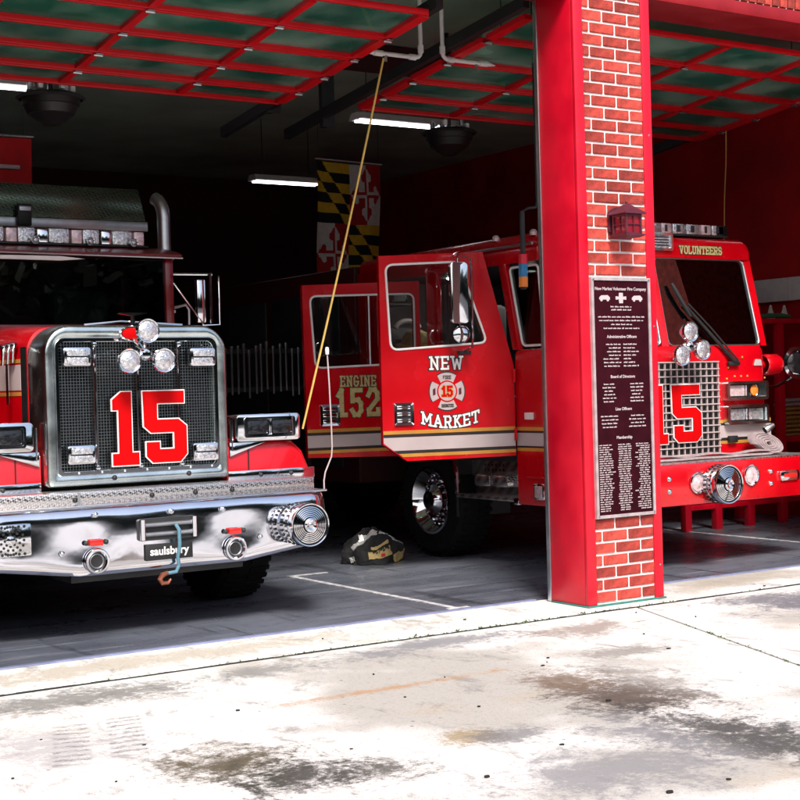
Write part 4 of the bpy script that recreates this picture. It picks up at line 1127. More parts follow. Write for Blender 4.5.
# --- fenders, headlamp pods, wheels
for s in (-1, 1):
    X = lambda v: CX + s * v
    fp = [(.685, .93), (1.405, .93), (1.385, 1.02), (1.32, 1.17), (1.25, 1.235), (1.12, 1.25), (.685, 1.25)]
    se = []
    for y, dz, dx in ((9.475, -.05, -.03), (9.50, -.015, -.01), (9.56, 0, 0), (10.4, .01, 0), (11.2, .01, 0)):
        se.append([(X(x + (dx if x > .7 else 0)), y, z + (dz if z > 1.0 else 0)) for x, z in fp])
    fe = MB().loft(se).build('fender', 'paint_red', trk, smooth=50)
    b = MB(); b.box(min(X(.69), X(1.395)), max(X(.69), X(1.395)), 9.462, 9.474, .958, 1.035, .003); b.build('fender_trim', 'chrome', fe)
    for x in (.95, 1.2): bolt(fe, (X(x), 9.4615, 1.0), .011, m_='dark_metal')
    b = MB(); b.box(X(.858) - .004, X(.858) + .004, 9.468, 9.48, 1.04, 1.19); b.build('fender_seam', 'black', fe, smooth=0)
    b = MB(); b.prism(roundpoly([(X(.745), 1.245), (X(1.262), 1.245), (X(1.262), 1.440), (X(.745), 1.440)], .035, 4), XZ(9.66), 0, .24, .012); pod = b.build('headlamp_pod', 'chrome', trk)
    b = MB(); b.ring(rrect(min(X(.80), X(1.215)), max(X(.80), X(1.215)), 1.272, 1.418, .02), rrect(min(X(.815), X(1.2)), max(X(.815), X(1.2)), 1.287, 1.403, .015), XZ(9.42), .014, 0); b.build('pod_bezel', 'chrome', pod)
    for (xa, xb) in ((.818, 1.0), (1.016, 1.198)):
        a_, c_ = min(X(xa), X(xb)), max(X(xa), X(xb))
        b = MB(); b.prism(rrect(a_ + .004, c_ - .004, 1.291, 1.399, .012), XZ(9.4195), 0, .006, .002); b.build('headlamp', 'lens_dark', pod)
        b = MB(); b.ring(rrect(a_, c_, 1.288, 1.402, .014), rrect(a_ + .009, c_ - .009, 1.297, 1.393, .012), XZ(9.4125), .006, 0); b.build('headlamp_rim', 'chrome', pod)
    b = MB(); b.prism([(X(.70), 1.24), (X(.80), 1.24), (X(1.0), 1.24), (X(.70), 1.14)], XZ(9.58), 0, .13, .004); b.build('pod_bracket', 'chrome', pod)
    b = MB(); b.tube([(X(.72), 9.46, 1.18), (X(.72), 9.46, 1.40)], .012, 8); b.build('pod_latch', 'chrome', pod)
    wheel(trk, X(1.285), 10.42, .54, .40, s, 'chrome')
    for y in (15.4,):
        wheel(trk, X(1.22), y, .53, .55, s, 'steel')
# --- cab
cb = MB(); c0, c1 = CX - 1.0, CX + 1.0
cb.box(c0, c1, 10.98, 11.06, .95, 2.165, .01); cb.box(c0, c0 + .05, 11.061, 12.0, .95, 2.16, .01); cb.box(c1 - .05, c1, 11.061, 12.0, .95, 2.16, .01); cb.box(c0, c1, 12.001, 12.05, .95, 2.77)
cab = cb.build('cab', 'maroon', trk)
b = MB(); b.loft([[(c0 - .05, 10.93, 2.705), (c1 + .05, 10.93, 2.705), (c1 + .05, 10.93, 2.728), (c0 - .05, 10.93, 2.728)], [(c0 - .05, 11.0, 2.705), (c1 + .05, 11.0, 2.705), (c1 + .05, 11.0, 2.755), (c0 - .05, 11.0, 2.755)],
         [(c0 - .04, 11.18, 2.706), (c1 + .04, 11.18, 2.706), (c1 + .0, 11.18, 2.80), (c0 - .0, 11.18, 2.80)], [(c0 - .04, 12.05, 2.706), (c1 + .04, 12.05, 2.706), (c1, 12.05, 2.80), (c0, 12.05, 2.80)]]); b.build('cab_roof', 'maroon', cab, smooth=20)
for s in (-1, 1):
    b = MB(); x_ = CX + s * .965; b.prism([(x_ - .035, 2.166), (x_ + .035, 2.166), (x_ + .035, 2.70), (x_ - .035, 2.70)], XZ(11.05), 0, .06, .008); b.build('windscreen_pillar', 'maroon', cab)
    b = MB(); b.box(CX + s * .975 - .004, CX + s * .975 + .004, 11.08, 11.98, 2.17, 2.70); b.build('side_window', 'windshield', cab, smooth=0)
b = MB(); b.box(c0 + .072, c1 - .072, 11.02, 11.026, 2.17, 2.70); b.build('windshield', 'windshield', cab, smooth=0)
b = MB(); b.box(c0 + .06, c1 - .06, 11.07, 11.5, 2.0, 2.15, .03); b.build('dashboard', 'black', cab)
for x in (-.5, .5):
    b = MB(); b.box(CX + x - .25, CX + x + .25, 11.75, 11.95, 1.6, 2.5, .06); b.build('seat', 'seat', cab)
b = MB(); b.tube([(c0 - .055, 10.922, 2.715), (c1 + .055, 10.922, 2.700)], .008, 8); b.build('roof_gutter', 'steel', cab)
b = MB(); b.prism([(c0, 2.66), (CX + .02, 2.655), (CX + .22, 2.672), (CX + .02, 2.69), (c0, 2.685)], XZ(10.93), 0, .03, .004); b.build('sun_visor', 'white', cab)
lb = MB(); lb.box(CX - .86, CX + .86, 11.15, 11.36, 2.801, 2.815, .004); lbo = lb.build('light_bar', 'dark_metal', trk)
k = 0; x = CX - .85
while x < CX + .80:
    w_ = (.085, .14, .085, .17)[k % 4]
    b = MB()
    if k % 2: b.box(x, x + w_, 11.16, 11.35, 2.816, 2.935, .012); b.build('bar_lamp', 'lens', lbo)
    else: b.box(x, x + w_, 11.145, 11.35, 2.816, 2.925, .006); b.build('bar_lamp', 'chrome' if k % 4 else 'lens_pink', lbo)
    x += w_ + .012; k += 1
for x in (-.55, -.1, .35, .72): round_lamp(trk, (CX + x, 11.13, 2.835), .032, name='roof_lamp', depth=.03)
# --- tall body behind the cab with tread plate hose cover
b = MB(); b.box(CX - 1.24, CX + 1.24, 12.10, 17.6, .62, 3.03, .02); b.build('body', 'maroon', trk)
b = MB(); b.box(CX - 1.22, CX + 1.22, 11.98, 17.4, 3.032, 3.115, .006); b.build('body_coaming', 'steel', trk)
b = MB(); b.prism([(CX - 1.22, 3.116), (CX + 1.215, 3.116), (CX + 1.15, 3.40), (CX - 1.22, 3.40)], lambda u, v, d: (u, 12.0 + d, v), 0, 5.3, .01); b.build('hose_cover', 'tread_dull', trk)
for x in (.10, -.35):
    b = MB(); b.box(CX + x - .06, CX + x + .06, 11.93, 11.978, 3.04, 3.22, .01); lk = b.build('cover_latch', 'black', trk)
    b = MB(); b.box(CX + x - .05, CX + x + .05, 11.915, 11.929, 3.16, 3.2, .004); b.build('latch_plate', 'steel', lk)
P = [(5.14, 11.5, 2.0), (5.14, 11.5, 3.10)] + [(5.14 - .10 * (1 - math.cos(R(a))) * .5, 11.5 + .10 * (1 - math.cos(R(a))), 3.10 + .17 * math.sin(R(a))) for a in (20, 40, 60, 80)]
b = MB(); b.tube(P, .056, 20, cap=False); st = b.build('exhaust_stack', 'steel', trk)
for z in (2.3, 2.75):
    b = MB(); b.box(5.0, 5.2, 11.44, 11.56, z - .012, z + .012); b.build('stack_clamp', 'steel', st, smooth=0)
b = MB(); b.box(CX - .45, CX + .45, 9.6, 17.5, .45, .62); b.build('chassis', 'black', trk, smooth=0)
b = MB(); b.box(CX - .7, CX + .7, 9.62, 10.95, .62, 1.0); b.build('engine_block', 'black', trk, smooth=0)
for s in (-1, 1):
    b = MB(); X = lambda v: CX + s * v
    b.tube([(X(.98), 10.95, 2.57), (X(1.30), 10.9, 2.57)], .011, 8); b.tube([(X(.98), 10.95, 2.50), (X(1.215), 10.9, 2.16)], .009, 8)
    b.tube([(X(1.36), 10.9, 2.56), (X(1.36), 10.9, 2.16), (X(1.20), 10.9, 2.155)], .009, 8); b.tube([(X(1.275), 10.88, 2.58), (X(1.275), 10.88, 2.17)], .012, 8)
    mi = b.build('mirror_bracket', 'chrome', trk)
    b = MB(); b.box(X(1.205) - .04, X(1.205) + .04, 10.90, 10.95, 2.175, 2.53, .012); b.build('mirror', 'chrome', mi)
    b = MB(); b.tube([(X(.985), 10.95, 2.30), (X(1.06), 10.9, 2.32), (X(1.085), 10.9, 2.28), (X(1.085), 10.9, 2.16)], .012, 8); b.build('grab_handle', 'steel', mi)
# ================================================================== FIRE ENGINE (right bay)
EX, EH = 8.945, 1.22
EL, ER = EX - EH, EX + EH
eng = thing('fire_engine', 'red flat fronted fire engine with both left cab doors swung open in the right bay', 'fire engine', (EX, 11.5, 0))
def star_ring(mb, outer, inner, f, d0, d1):
    cx = sum(p[0] for p in inner) / len(inner); cy = sum(p[1] for p in inner) / len(inner)
    def hit(poly, a):
        dx, dy = math.cos(a), math.sin(a); best = None
        for i in range(len(poly)):
            (x1, y1), (x2, y2) = poly[i], poly[(i + 1) % len(poly)]
            ex, ey = x2 - x1, y2 - y1; den = dx * ey - dy * ex
            if abs(den) < 1e-12: continue
            t = ((x1 - cx) * ey - (y1 - cy) * ex) / den; q = ((x1 - cx) * dy - (y1 - cy) * dx) / den
            if t > 0 and -1e-6 <= q <= 1 + 1e-6 and (best is None or t < best): best = t
        return (cx + dx * best, cy + dy * best)
    an = sorted({round(math.atan2(y - cy, x - cx), 5) for x, y in list(outer) + list(inner)})
    return mb.ring([hit(outer, a) for a in an], [hit(inner, a) for a in an], f, d0, d1)
def loop_tube(pts, r, n=6): return MB().tube(list(pts) + [pts[0]], r, n, cap=False)
# --- lower shell swept round the front corners
P = [(EL, 10.04), (EL, 9.62)]
for k in range(9): a = R(180 - 90 * k / 8); P.append((EL + .16 + .16 * math.cos(a), 9.56 - .16 * math.sin(a)))
P += [(EL + .3 + (EH * 2 - .6) * k / 8, 9.40) for k in range(9)]
for k in range(9): a = R(90 - 90 * k / 8); P.append((ER - .16 + .16 * math.cos(a), 9.56 - .16 * math.sin(a)))
P += [(ER, 9.62), (ER, 12.62)]
se = []
for i, (x, y) in enumerate(P):
    a, c = Vector(P[max(0, i - 1)]), Vector(P[min(len(P) - 1, i + 1)]); t = (c - a).normalized(); n_ = Vector((t.y, -t.x))
    sec = [(x - n_.x * .05, y - n_.y * .05, .57)]
    for z, b_ in ((.57, 0), (.58, .004), (1.0, .004), (1.5, .004), (1.80, .002), (1.86, -.004), (1.895, -.022)): sec.append((x + n_.x * b_, y + n_.y * b_, z))
    sec.append((x - n_.x * .07, y - n_.y * .07, 1.90)); se.append(sec)
shell = MB().loft(se, closed=False).build('cab', 'paint_red', eng, smooth=50)
b = MB(); b.box(EL + .06, ER - .06, 9.46, 9.50, .6, 1.88); b.build('firewall', 'black', shell, smooth=0)
# --- windscreen, posts, roof
yb, yt_, zb, zt = 9.425, 9.575, 1.895, 2.69
for (xa, xb, xc, xd) in ((EL + .015, EL + .085, EL + .13, EL + .05), (EX - .085, EX + .0, EX - .02, EX - .095), (ER - .085, ER - .015, ER - .05, ER - .13)):
    b = MB(); b.loft([[(xa, yb, zb), (xb, yb, zb), (xb, yb + .08, zb), (xa, yb + .08, zb)], [(min(xc, xd), yt_, zt), (max(xc, xd), yt_, zt), (max(xc, xd), yt_ + .08, zt), (min(xc, xd), yt_ + .08, zt)]]); b.build('windscreen_post', 'paint_red', eng, smooth=0)
for (xa, xb, xc, xd) in ((EL + .09, EX - .09, EX - .10, EL + .135), (EX + .005, ER - .09, ER - .135, EX - .015)):
    q = roundpoly([(xa, 0.0), (xb, 0.0), (xc, 1.0), (xd, 1.0)], .07, 5)
    pts = [(x, yb + .012 + (yt_ - yb) * max(0, min(1, v)), zb + .006 + (zt - zb - .012) * max(0, min(1, v))) for x, v in q]
    b = MB(); b.loft([pts, [(x, y + .006, z) for x, y, z in pts]]); b.build('windshield', 'windshield_clear', eng, smooth=0)
    loop_tube(pts, .008, 8).build('windshield_trim', 'steel', eng)
rs_ = []
for y, z1, ins_ in ((9.555, 2.80, .10), (9.57, 2.84, .06), (9.64, 2.875, .035), (9.9, 2.895, .03), (12.6, 2.895, .03)):
    rs_.append([(x, y, z) for x, z in rrect(EL + ins_, ER - ins_, 2.685, z1, .01, 6, .09)])
roof = MB().loft(rs_).build('cab_roof', 'paint_red', eng, smooth=45)
def vplane(u, v, d): return (u, 9.553 - d, v)
lettering('roof_lettering', 'VOLUNTEERS', .062, .0135, lambda u, v, d: (9.475 + u, 9.5535 - d, 2.728 + v), .001, 'gold_leaf', roof, .005, local=False)
b = MB(); b.ring(rrect(8.86, 9.115, 2.742, 2.90, .02), rrect(8.882, 9.093, 2.764, 2.878, .012), XZ(9.552), .03, 0); fp_ = b.build('speaker_frame', 'chrome', eng)
b = MB(); b.box(8.883, 9.092, 9.538, 9.5515, 2.765, 2.877); b.build('speaker_panel', 'lens', fp_, smooth=0)
for k in range(4):
    b = MB(); b.box(8.90, 9.075, 9.5345, 9.5375, 2.785 + k * .024, 2.795 + k * .024); b.build('speaker_slat', 'dark_metal', fp_, smooth=0)
b = MB(); b.box(EX - 1.0, EX + 1.0, 9.66, 9.95, 2.897, 2.912, .004); ebar = b.build('light_bar', 'dark_metal', eng)
x = EX - 1.0; k = 0
while x < EX + .82:
    w_ = (.17, .12, .15)[k % 3]; b = MB(); b.box(x, x + w_, 9.655, 9.95, 2.9125, 3.005, .012); lm = b.build('bar_lamp', ('lens', 'lens_pink', 'lens')[k % 3], ebar)
    b = MB(); b.box(x + w_ * .3, x + w_ * .55, 9.648, 9.654, 2.93, 2.99, .003); b.build('lamp_divider', 'dark_metal', ebar); x += w_ + .016; k += 1
b = MB(); b.box(EX + .83, EX + .985, 9.655, 9.95, 2.9125, 3.005, .012); b.build('bar_lamp', 'lens_dark', ebar)
# --- right side, back wall and floor of the cab
b = MB(); b.box(ER - .05, ER - .004, 9.75, 12.6, 1.903, 2.684); b.build('side_wall', 'paint_red', shell, smooth=0)
b = MB(); b.box(ER - .060, ER - .052, 9.80, 12.59, 1.03, 2.64); b.build('side_lining', 'black', shell, smooth=0)
b = MB(); b.box(EL + .12, ER - .12, 9.75, 12.58, 2.668, 2.683); b.build('head_lining', 'dark_metal', shell, smooth=0)
b = MB(); b.box(EL + .03, ER - .06, 12.60, 12.65, .9, 2.684); b.build('rear_wall', 'dark_metal', shell, smooth=0)
b = MB(); b.box(EL + .03, ER - .06, 10.05, 12.59, .93, 1.02); b.build('cab_floor', 'dark_metal', shell, smooth=0)
b = MB(); b.box(EX - .5, EX + .5, 9.9, 11.5, 1.021, 1.75, .05); b.build('engine_cover', 'seat', shell)
b = MB(); b.box(EL + .14, ER - .08, 9.52, 9.86, 1.70, 1.93, .04); b.build('dashboard', 'black', shell)
for (x, y) in ((EX - .82, 10.6), (EX + .82, 10.6)):
    b = MB(); b.box(x - .24, x + .24, y, y + .45, 1.022, 1.50, .06); b.box(x - .24, x + .24, y + .36, y + .5, 1.505, 2.35, .05); b.build('seat', 'seat', shell)
b = MB(); b.tube([(EX - .82 + .2 * math.cos(a * .3142), 10.08 + .1 * math.sin(a * .3142), 1.95 + .17 * math.sin(a * .3142)) for a in range(21)], .014, 8); b.build('steering_wheel', 'black', shell)
b = MB(); b.box(9.28, 9.52, 9.60, 9.78, 1.935, 2.14, .01); pb = b.build('map_box', 'paper', shell)
for k in range(3):
    b = MB(); b.box(9.29, 9.51, 9.590, 9.599, 1.965 + .055 * k, 1.985 + .055 * k); b.build('map_box_slot', 'dark_metal', shell, smooth=0)
# --- left side: pillars, quarter window, cant rail
def sidep(poly, nm, m_, t=.05, x0=EL + .05, r=0): return MB().prism(poly if not r else roundpoly(poly, r), YZ(x0), 0, t, .004).build(nm, m_, eng)
sidep([(9.985, 1.90), (10.075, 1.90), (10.255, 2.684), (10.155, 2.684)], 'door_pillar', 'paint_red')
sidep([(11.20, 1.03), (11.38, 1.03), (11.38, 2.684), (11.20, 2.684)], 'centre_pillar', 'paint_red')
sidep([(9.70, 2.645), (12.6, 2.645), (12.6, 2.76), (9.70, 2.76)], 'cant_rail', 'paint_red', .03, EL + .029)
qw = [(9.66, 1.93), (9.955, 1.93), (10.115, 2.61), (9.72, 2.61)]
b = MB(); b.prism(roundpoly(qw, .05), YZ(EL + .03), 0, .006); b.build('quarter_window', 'windshield', eng, smooth=0)
loop_tube([(EL + .022, y, z) for y, z in roundpoly(qw, .05)], .011, 8).build('quarter_window_trim', 'white_gloss', eng)
sidep([(12.25, .95), (12.6, .95), (12.6, 2.64), (12.25, 2.64)], 'rear_pillar', 'paint_red')
b = MB(); b.tube([(EL - .01, 9.75, 2.79), (EL - .01, 10.9, 2.79)], .012, 8); b.build('drip_rail', 'steel', eng)
for y in (9.82, 10.35):
    b = MB(); b.lathe([(.03, 0), (.034, .03), (.02, .05), (0, .055)], (EL + .06, y, 2.865), (0, 0, 1), 14); b.build('marker_lamp', 'lens_pink', eng)
# step well
b = MB(); b.box(EL + .0, EL + .38, 10.06, 10.98, .585, .62, .005); stp = b.build('step', 'tread_plate', eng)
b = MB(); b.box(EL + .19, EL + .22, 10.06, 10.98, .622, .928); b.build('step_riser', 'tread_plate', stp, smooth=0)
for (ya, yb_) in ((10.22, 10.44), (10.48, 10.70)):
    b = MB(); b.box(EL + .01, EL + .17, ya, yb_, .70, .81, .02); b.build('step_tread', 'tread_plate', stp)
pf = MB()
for j in range(6):
    for k in range(5): pf.lathe([(0, .001), (.012, .001), (.012, 0)], (EL + .189, 10.50 + .055 * j, .70 + .045 * k), (-1, 0, 0), 8)
pf.build('perforations', 'black', stp, smooth=0)['kind'] = 'stuff'
b = MB(); b.box(EL + .01, EL + .62, 10.985, 11.0, .40, .928); b.build('arch_panel', 'black', eng, smooth=0)
b = MB(); b.box(EL - .006, EL + .03, 10.045, 10.11, .56, .62, .004); b.build('step_bracket', 'chrome', stp)
b = MB(); b.tube([(EL + .03, 11.0, .62), (EL + .01, 10.98, .80), (EL + .02, 11.03, .93)], .022, 8); b.build('fender_lip', 'chrome', eng)
b = MB(); b.box(EX - .42, EX + .42, 9.5, 18, .5, .92); b.build('chassis', 'black', eng, smooth=0)
wheel(eng, EL + .03, 11.45, .53, .36, -1); wheel(eng, ER - .03, 11.45, .53, .36, 1); wheel(eng, EL + .05, 16.0, .53, .55, -1, 'steel'); wheel(eng, ER - .05, 16.0, .53, .55, 1, 'steel')
b = MB(); b.box(EL + .02, ER - .02, 12.70, 18.3, .64, 2.84, .02); b.build('body', 'body_shaded', eng)
for k in range(3):
    b = MB(); b.box(EL + .001, EL + .019, 13.0 + 1.6 * k, 14.45 + 1.6 * k, .8, 2.6, .004); b.build('shutter_door', 'dark_metal', eng)
for (x, y) in ((8.35, 11.85), (8.6, 10.9)):  # small lamps added under the cab roof to light the kit
    b = MB(); b.lathe([(.045, .03), (.045, .012), (.03, .002), (0, .0)], (x, y, 2.652), (0, 0, 1), 16); b.build('cab_fill_lamp', 'cab_fill_lamp', shell)
for z in (1.12, 1.62):
    b = MB(); b.tube([(EL - .032, 10.018, z), (EL - .032, 10.018, z + .11)], .013, 10); b.build('door_hinge', 'paint_red', eng)
    b = MB(); b.tube([(EL - .036, 11.438, z), (EL - .036, 11.438, z + .11)], .013, 10); b.build('door_hinge', 'paint_red', eng)
# stripes on the lower shell, left corner and front
def swept(za, zb_, y0, x1, nm, m_, d=.006):
    Q = [p for p in P if (p[0] < EL + .01 and p[1] <= y0) or p[0] >= EL + .01]
    Q = [(EL, y0)] + [p for p in Q if p[0] <= x1 and not (p[0] > EX and p[1] > 9.41)]
    sc = []
    for i, (x, y) in enumerate(Q):
        a, c = Vector(Q[max(0, i - 1)]), Vector(Q[min(len(Q) - 1, i + 1)]); t = (c - a).normalized(); n_ = Vector((t.y, -t.x))
        sc.append([(x + n_.x * d, y + n_.y * d, za), (x + n_.x * d, y + n_.y * d, zb_)])
    return MB().loft(sc, closed=False).build(nm, m_, shell)
swept(1.075, 1.185, 10.035, EX - .55, 'stripe', 'band_white'); swept(1.187, 1.203, 10.035, EX - .55, 'stripe', 'black'); swept(1.06, 1.073, 10.035, EX - .55, 'stripe', 'black'); swept(1.205, 1.235, 10.035, EX - .55, 'stripe', 'gold'); swept(1.03, 1.058, 10.035, EX - .55, 'stripe', 'gold')
for (za, zb_, m_) in ((1.075, 1.185, 'band_white'), (1.205, 1.235, 'gold'), (1.02, 1.048, 'gold'), (1.187, 1.203, 'black'), (1.050, 1.073, 'black')):
    b = MB(); b.box(EX + .53, ER - .02, 9.392, 9.395, za, zb_); b.build('stripe', m_, shell, smooth=0)
b = MB(); b.box(EL - .028, EL - .001, 9.80, 9.90, 1.30, 1.36, .004); b.build('side_badge', 'white', shell)
b = MB(); b.box(EL - .03, EL - .001, 9.66, 9.80, .62, .76, .01); sl_ = b.build('side_marker', 'chrome', shell); b = MB(); b.box(EL - .034, EL - .031, 9.68, 9.78, .64, .74, .001); b.build('side_marker_lens', 'lens_pink', shell)
b = MB(); b.box(EL - .03, EL - .001, 9.66, 9.90, .80, .815, .003); b.build('corner_moulding', 'paint_red', shell)
# --- grille
gx0, gx1, gz0, gz1 = 8.475, 9.465, .945, 1.755
b = MB(); b.box(gx0, gx1, 9.386, 9.3935, gz0, gz1); b.build('grille_backing', 'black', eng, smooth=0)
gm = MB()
nx = 14; nz = 13
for k in range(nx + 1): x = gx0 + (gx1 - gx0) * k / nx; gm.box(x - .005, x + .005, 9.362, 9.378, gz0, gz1)
for k in range(nz + 1): z = gz0 + (gz1 - gz0) * k / nz; gm.box(gx0 - .006, gx1 + .006, 9.352, 9.3615, z - .005, z + .005)
gm.build('grille_mesh', 'band_white', eng, smooth=0)['kind'] = 'stuff'
numeral(NUM1, 8.605, 1.045, .605, .52, 9.35, eng); numeral(NUM5, 8.622, 1.045, .605, .52, 9.35, eng)
roto_light(eng, (8.93, 9.17, 1.885), .082, ((-.115, -.075), (.125, -.03), (-.015, .125)), (8.95, 9.42, 1.80))
# --- headlamp clusters (right one seen)
for s in (1, -1):
    X = lambda v: EX + s * v
    xa, xb = min(X(.59), X(1.11)), max(X(.59), X(1.11))
    for (z0_, z1_, m1, m2) in ((1.405, 1.575, 'lens_pink', 'amber'), (1.19, 1.365, 'lens', 'lens')):
        b = MB(); b.ring(rrect(xa, xb, z0_, z1_, .03), rrect(xa + .03, xb - .03, z0_ + .026, z1_ - .026, .015), XZ(9.393), .07, .0); hl = b.build('headlamp_bezel', 'chrome_satin', eng)
        b = MB(); b.box(xa + .031, xb - .031, 9.375, 9.392, z0_ + .027, z1_ - .027); b.build('headlamp_well', 'black', hl, smooth=0)
        xm = (xa + xb) / 2
        for (p0, p1, m_) in ((xa + .04, xm - .012, m1 if s > 0 else m2), (xm + .012, xb - .04, m2 if s > 0 else m1)):
            if m_ == 'amber':
                b = MB(); b.lathe([(.052, 0), (.045, .012), (.025, .02), (0, .022)], ((p0 + p1) / 2, 9.372, (z0_ + z1_) / 2), (0, -1, 0), 24); b.build('turn_lamp', 'amber', hl)
                b = MB(); b.lathe([(.052, -.004), (.062, .0), (.060, .012), (.053, .012)], ((p0 + p1) / 2, 9.372, (z0_ + z1_) / 2), (0, -1, 0), 24); b.build('turn_lamp_ring', 'chrome', hl)
            else:
                b = MB(); b.prism(rrect(p0, p1, z0_ + .038, z1_ - .038, .012), XZ(9.374), 0, .016, .004); b.build('headlamp', m_, hl)
        b = MB(); b.box(xm - .008, xm + .008, 9.335, 9.374, z0_ + .028, z1_ - .028); b.build('headlamp_divider', 'chrome', hl, smooth=0)
# front details
for (x, z) in ((9.62, 1.70), (9.70, 1.62), (9.78, 1.62), (9.86, 1.62), (9.80, 1.79), (10.08, 1.60), (9.60, 1.60)): bolt(eng, (x, 9.394, z), .007, m_='gold')
b = MB(); b.prism(roundpoly([(9.94, 1.712), (10.05, 1.712), (10.035, 1.768), (9.965, 1.772)], .012), XZ(9.394), 0, .006, .001); b.build('front_badge', 'band_white', eng)
w_ = MB(); w_.tube([(9.70, 9.37, 1.745), (9.66, 9.36, 1.76), (9.40, 9.40, 2.02), (9.19, 9.45, 2.24)], [.022, .02, .014, .012], 8); w_.tube([(9.73, 9.37, 1.76), (9.43, 9.42, 2.07), (9.22, 9.46, 2.27)], .008, 6)
w_.box(9.60, 9.74, 9.355, 9.393, 1.715, 1.755, .012); wp = w_.build('wiper', 'black', eng)
b = MB(); b.tube([(9.06, 9.50, 2.45), (9.10, 9.475, 2.36), (9.22, 9.44, 2.16)], [.016, .022, .016], 6); b.build('wiper_blade', 'black', wp)
# --- bumper
b = MB(); b.box(EL - .02, ER + .08, 8.88, 9.385, .562, .905, .012); bu = b.build('bumper', 'paint_red', eng)
b = MB(); b.box(EL, ER + .06, 8.90, 9.38, .9055, .916, .002); b.build('tread_deck', 'tread_plate', bu)
siren(bu, (8.895, 8.715, .725), .165, .165)
for (x, z) in ((8.70, .742), (9.33, .772)):
    b = MB(); b.lathe([(.082, -.004), (.092, .006), (.090, .018), (.080, .02), (.072, .008), (.05, -.002), (0, -.003)], (x, 8.879, z), (0, -1, 0), 32); rl = b.build('recess_lamp', 'chrome', bu)
    b = MB(); b.lathe([(.07, .008), (.05, .004), (.02, .02), (0, .024)], (x, 8.877, z), (0, -1, 0), 24); b.build('recess_lens', 'lens_pink', bu)
for x in (8.385, 9.575):
    for z in (.79, .687): bolt(bu, (x, 8.879, z), .015)
b = MB(); b.prism(roundpoly([(9.69, .70), (9.90, .70), (9.915, .745), (9.90, .79), (9.69, .79), (9.675, .745)], .015), XZ(8.879), 0, .02, .004); eb = b.build('maker_badge', 'chrome', bu)
b = MB(); b.box(9.72, 9.87, 8.856, 8.8585, .728, .762, .001); b.build('badge_inlay', 'red_lens', bu)
# --- spot lamp on the right corner
b = MB(); b.tube([(ER + .02, 9.60, 1.72), (ER + .10, 9.6, 1.72)], .045, 14); b.lathe([(.085, 0), (.10, .03), (.10, .17), (.085, .20), (0, .205)], (ER + .11, 9.6, 1.72), (1, 0, 0), 28); sp = b.build('corner_siren', 'paint_red', eng)
b = MB(); b.lathe([(.09, -.10), (.14, -.03), (.155, .0), (.155, .03), (.125, .035), (.105, -.005)], (ER + .47, 9.50, 1.73), (-.35, -1, 0), 32); b.build('corner_lamp_ring', 'chrome', sp)
b = MB(); b.lathe([(.10, .0), (.07, .012), (0, .016)], (ER + .47, 9.50, 1.73), (-.35, -1, 0), 28); b.build('corner_lens', 'lens_dark', sp)
b = MB(); b.tube([(ER + .0, 9.57, 1.50), (ER + .25, 9.56, 1.52), (ER + .46, 9.54, 1.60)], .016, 8); b.build('lamp_bracket', 'chrome', sp)
b = MB(); b.box(ER - .03, ER + .02, 9.50, 9.56, 1.42, 1.53, .006); b.build('bracket_plate', 'white', sp)

# --- doors: local x runs from the hinge outwards, local y is the outer face
def make_door(nm, hinge, end, outer, window, wname):
    d = Vector((end[0] - hinge[0], end[1] - hinge[1])).normalized()
    mb = MB()
    fl_ = lambda u, v, dd: (u, dd - .05, v)
    star_ring(mb, outer, roundpoly(window, .07), fl_, 0.05, 0)
    o = mb.build(nm, 'paint_red', None, smooth=30)
    o.parent = eng; o.location = Vector((hinge[0], hinge[1], 0)) - Vector(eng['wl']); o.rotation_euler = (0, 0, math.atan2(d.y, d.x))
    rp = roundpoly(window, .07)
    b = MB(); b.prism(rp, lambda u, v, dd: (u, dd - .03, v), 0, .006); b.build('window', 'window_glass', o, True, smooth=0)
    loop_tube([(u, .004, v) for u, v in rp], .010, 8).build('window_trim', 'white_gloss', o, True)
    return o
fd = make_door('front_door', (EL - .025, 10.03), (6.485, 10.31), [(.0, .99), (.0, 1.76), (.265, 2.74), (1.205, 2.70), (1.21, 1.13), (1.0, .985)],
               [(.245, 1.965), (1.12, 1.915), (1.15, 2.625), (.49, 2.655)], 'front')
TF = lambda uc, vc: (lambda u, v, d: (uc - u, .0015 + d, vc + v))
def door_band(o, pts, m_): MB().prism(pts, lambda u, v, d: (u, d, v), .0008, .003).build('stripe', m_, o, True, smooth=0)
door_band(fd, [(.003, 1.075), (.003, 1.185), (1.205, 1.185), (1.205, 1.14), (1.12, 1.075)], 'band_white')
door_band(fd, [(.003, 1.212), (.003, 1.242), (1.205, 1.242), (1.205, 1.212)], 'gold')
door_band(fd, [(.003, 1.187), (.003, 1.210), (1.205, 1.210), (1.205, 1.187)], 'black')
door_band(fd, [(.003, 1.050), (.003, 1.073), (1.115, 1.073), (1.082, 1.050)], 'black')
door_band(fd, [(.003, 1.02), (.003, 1.048), (1.075, 1.048), (1.037, 1.02)], 'gold')
lettering('door_lettering', 'NEW', .100, .017, TF(.625, 1.75), .0005, 'white', fd, .008, arch=.0, gap=.24)
lettering('door_lettering', 'MARKET', .092, .016, TF(.60, 1.30), .0005, 'white', fd, .008, arch=-.045, gap=.22)
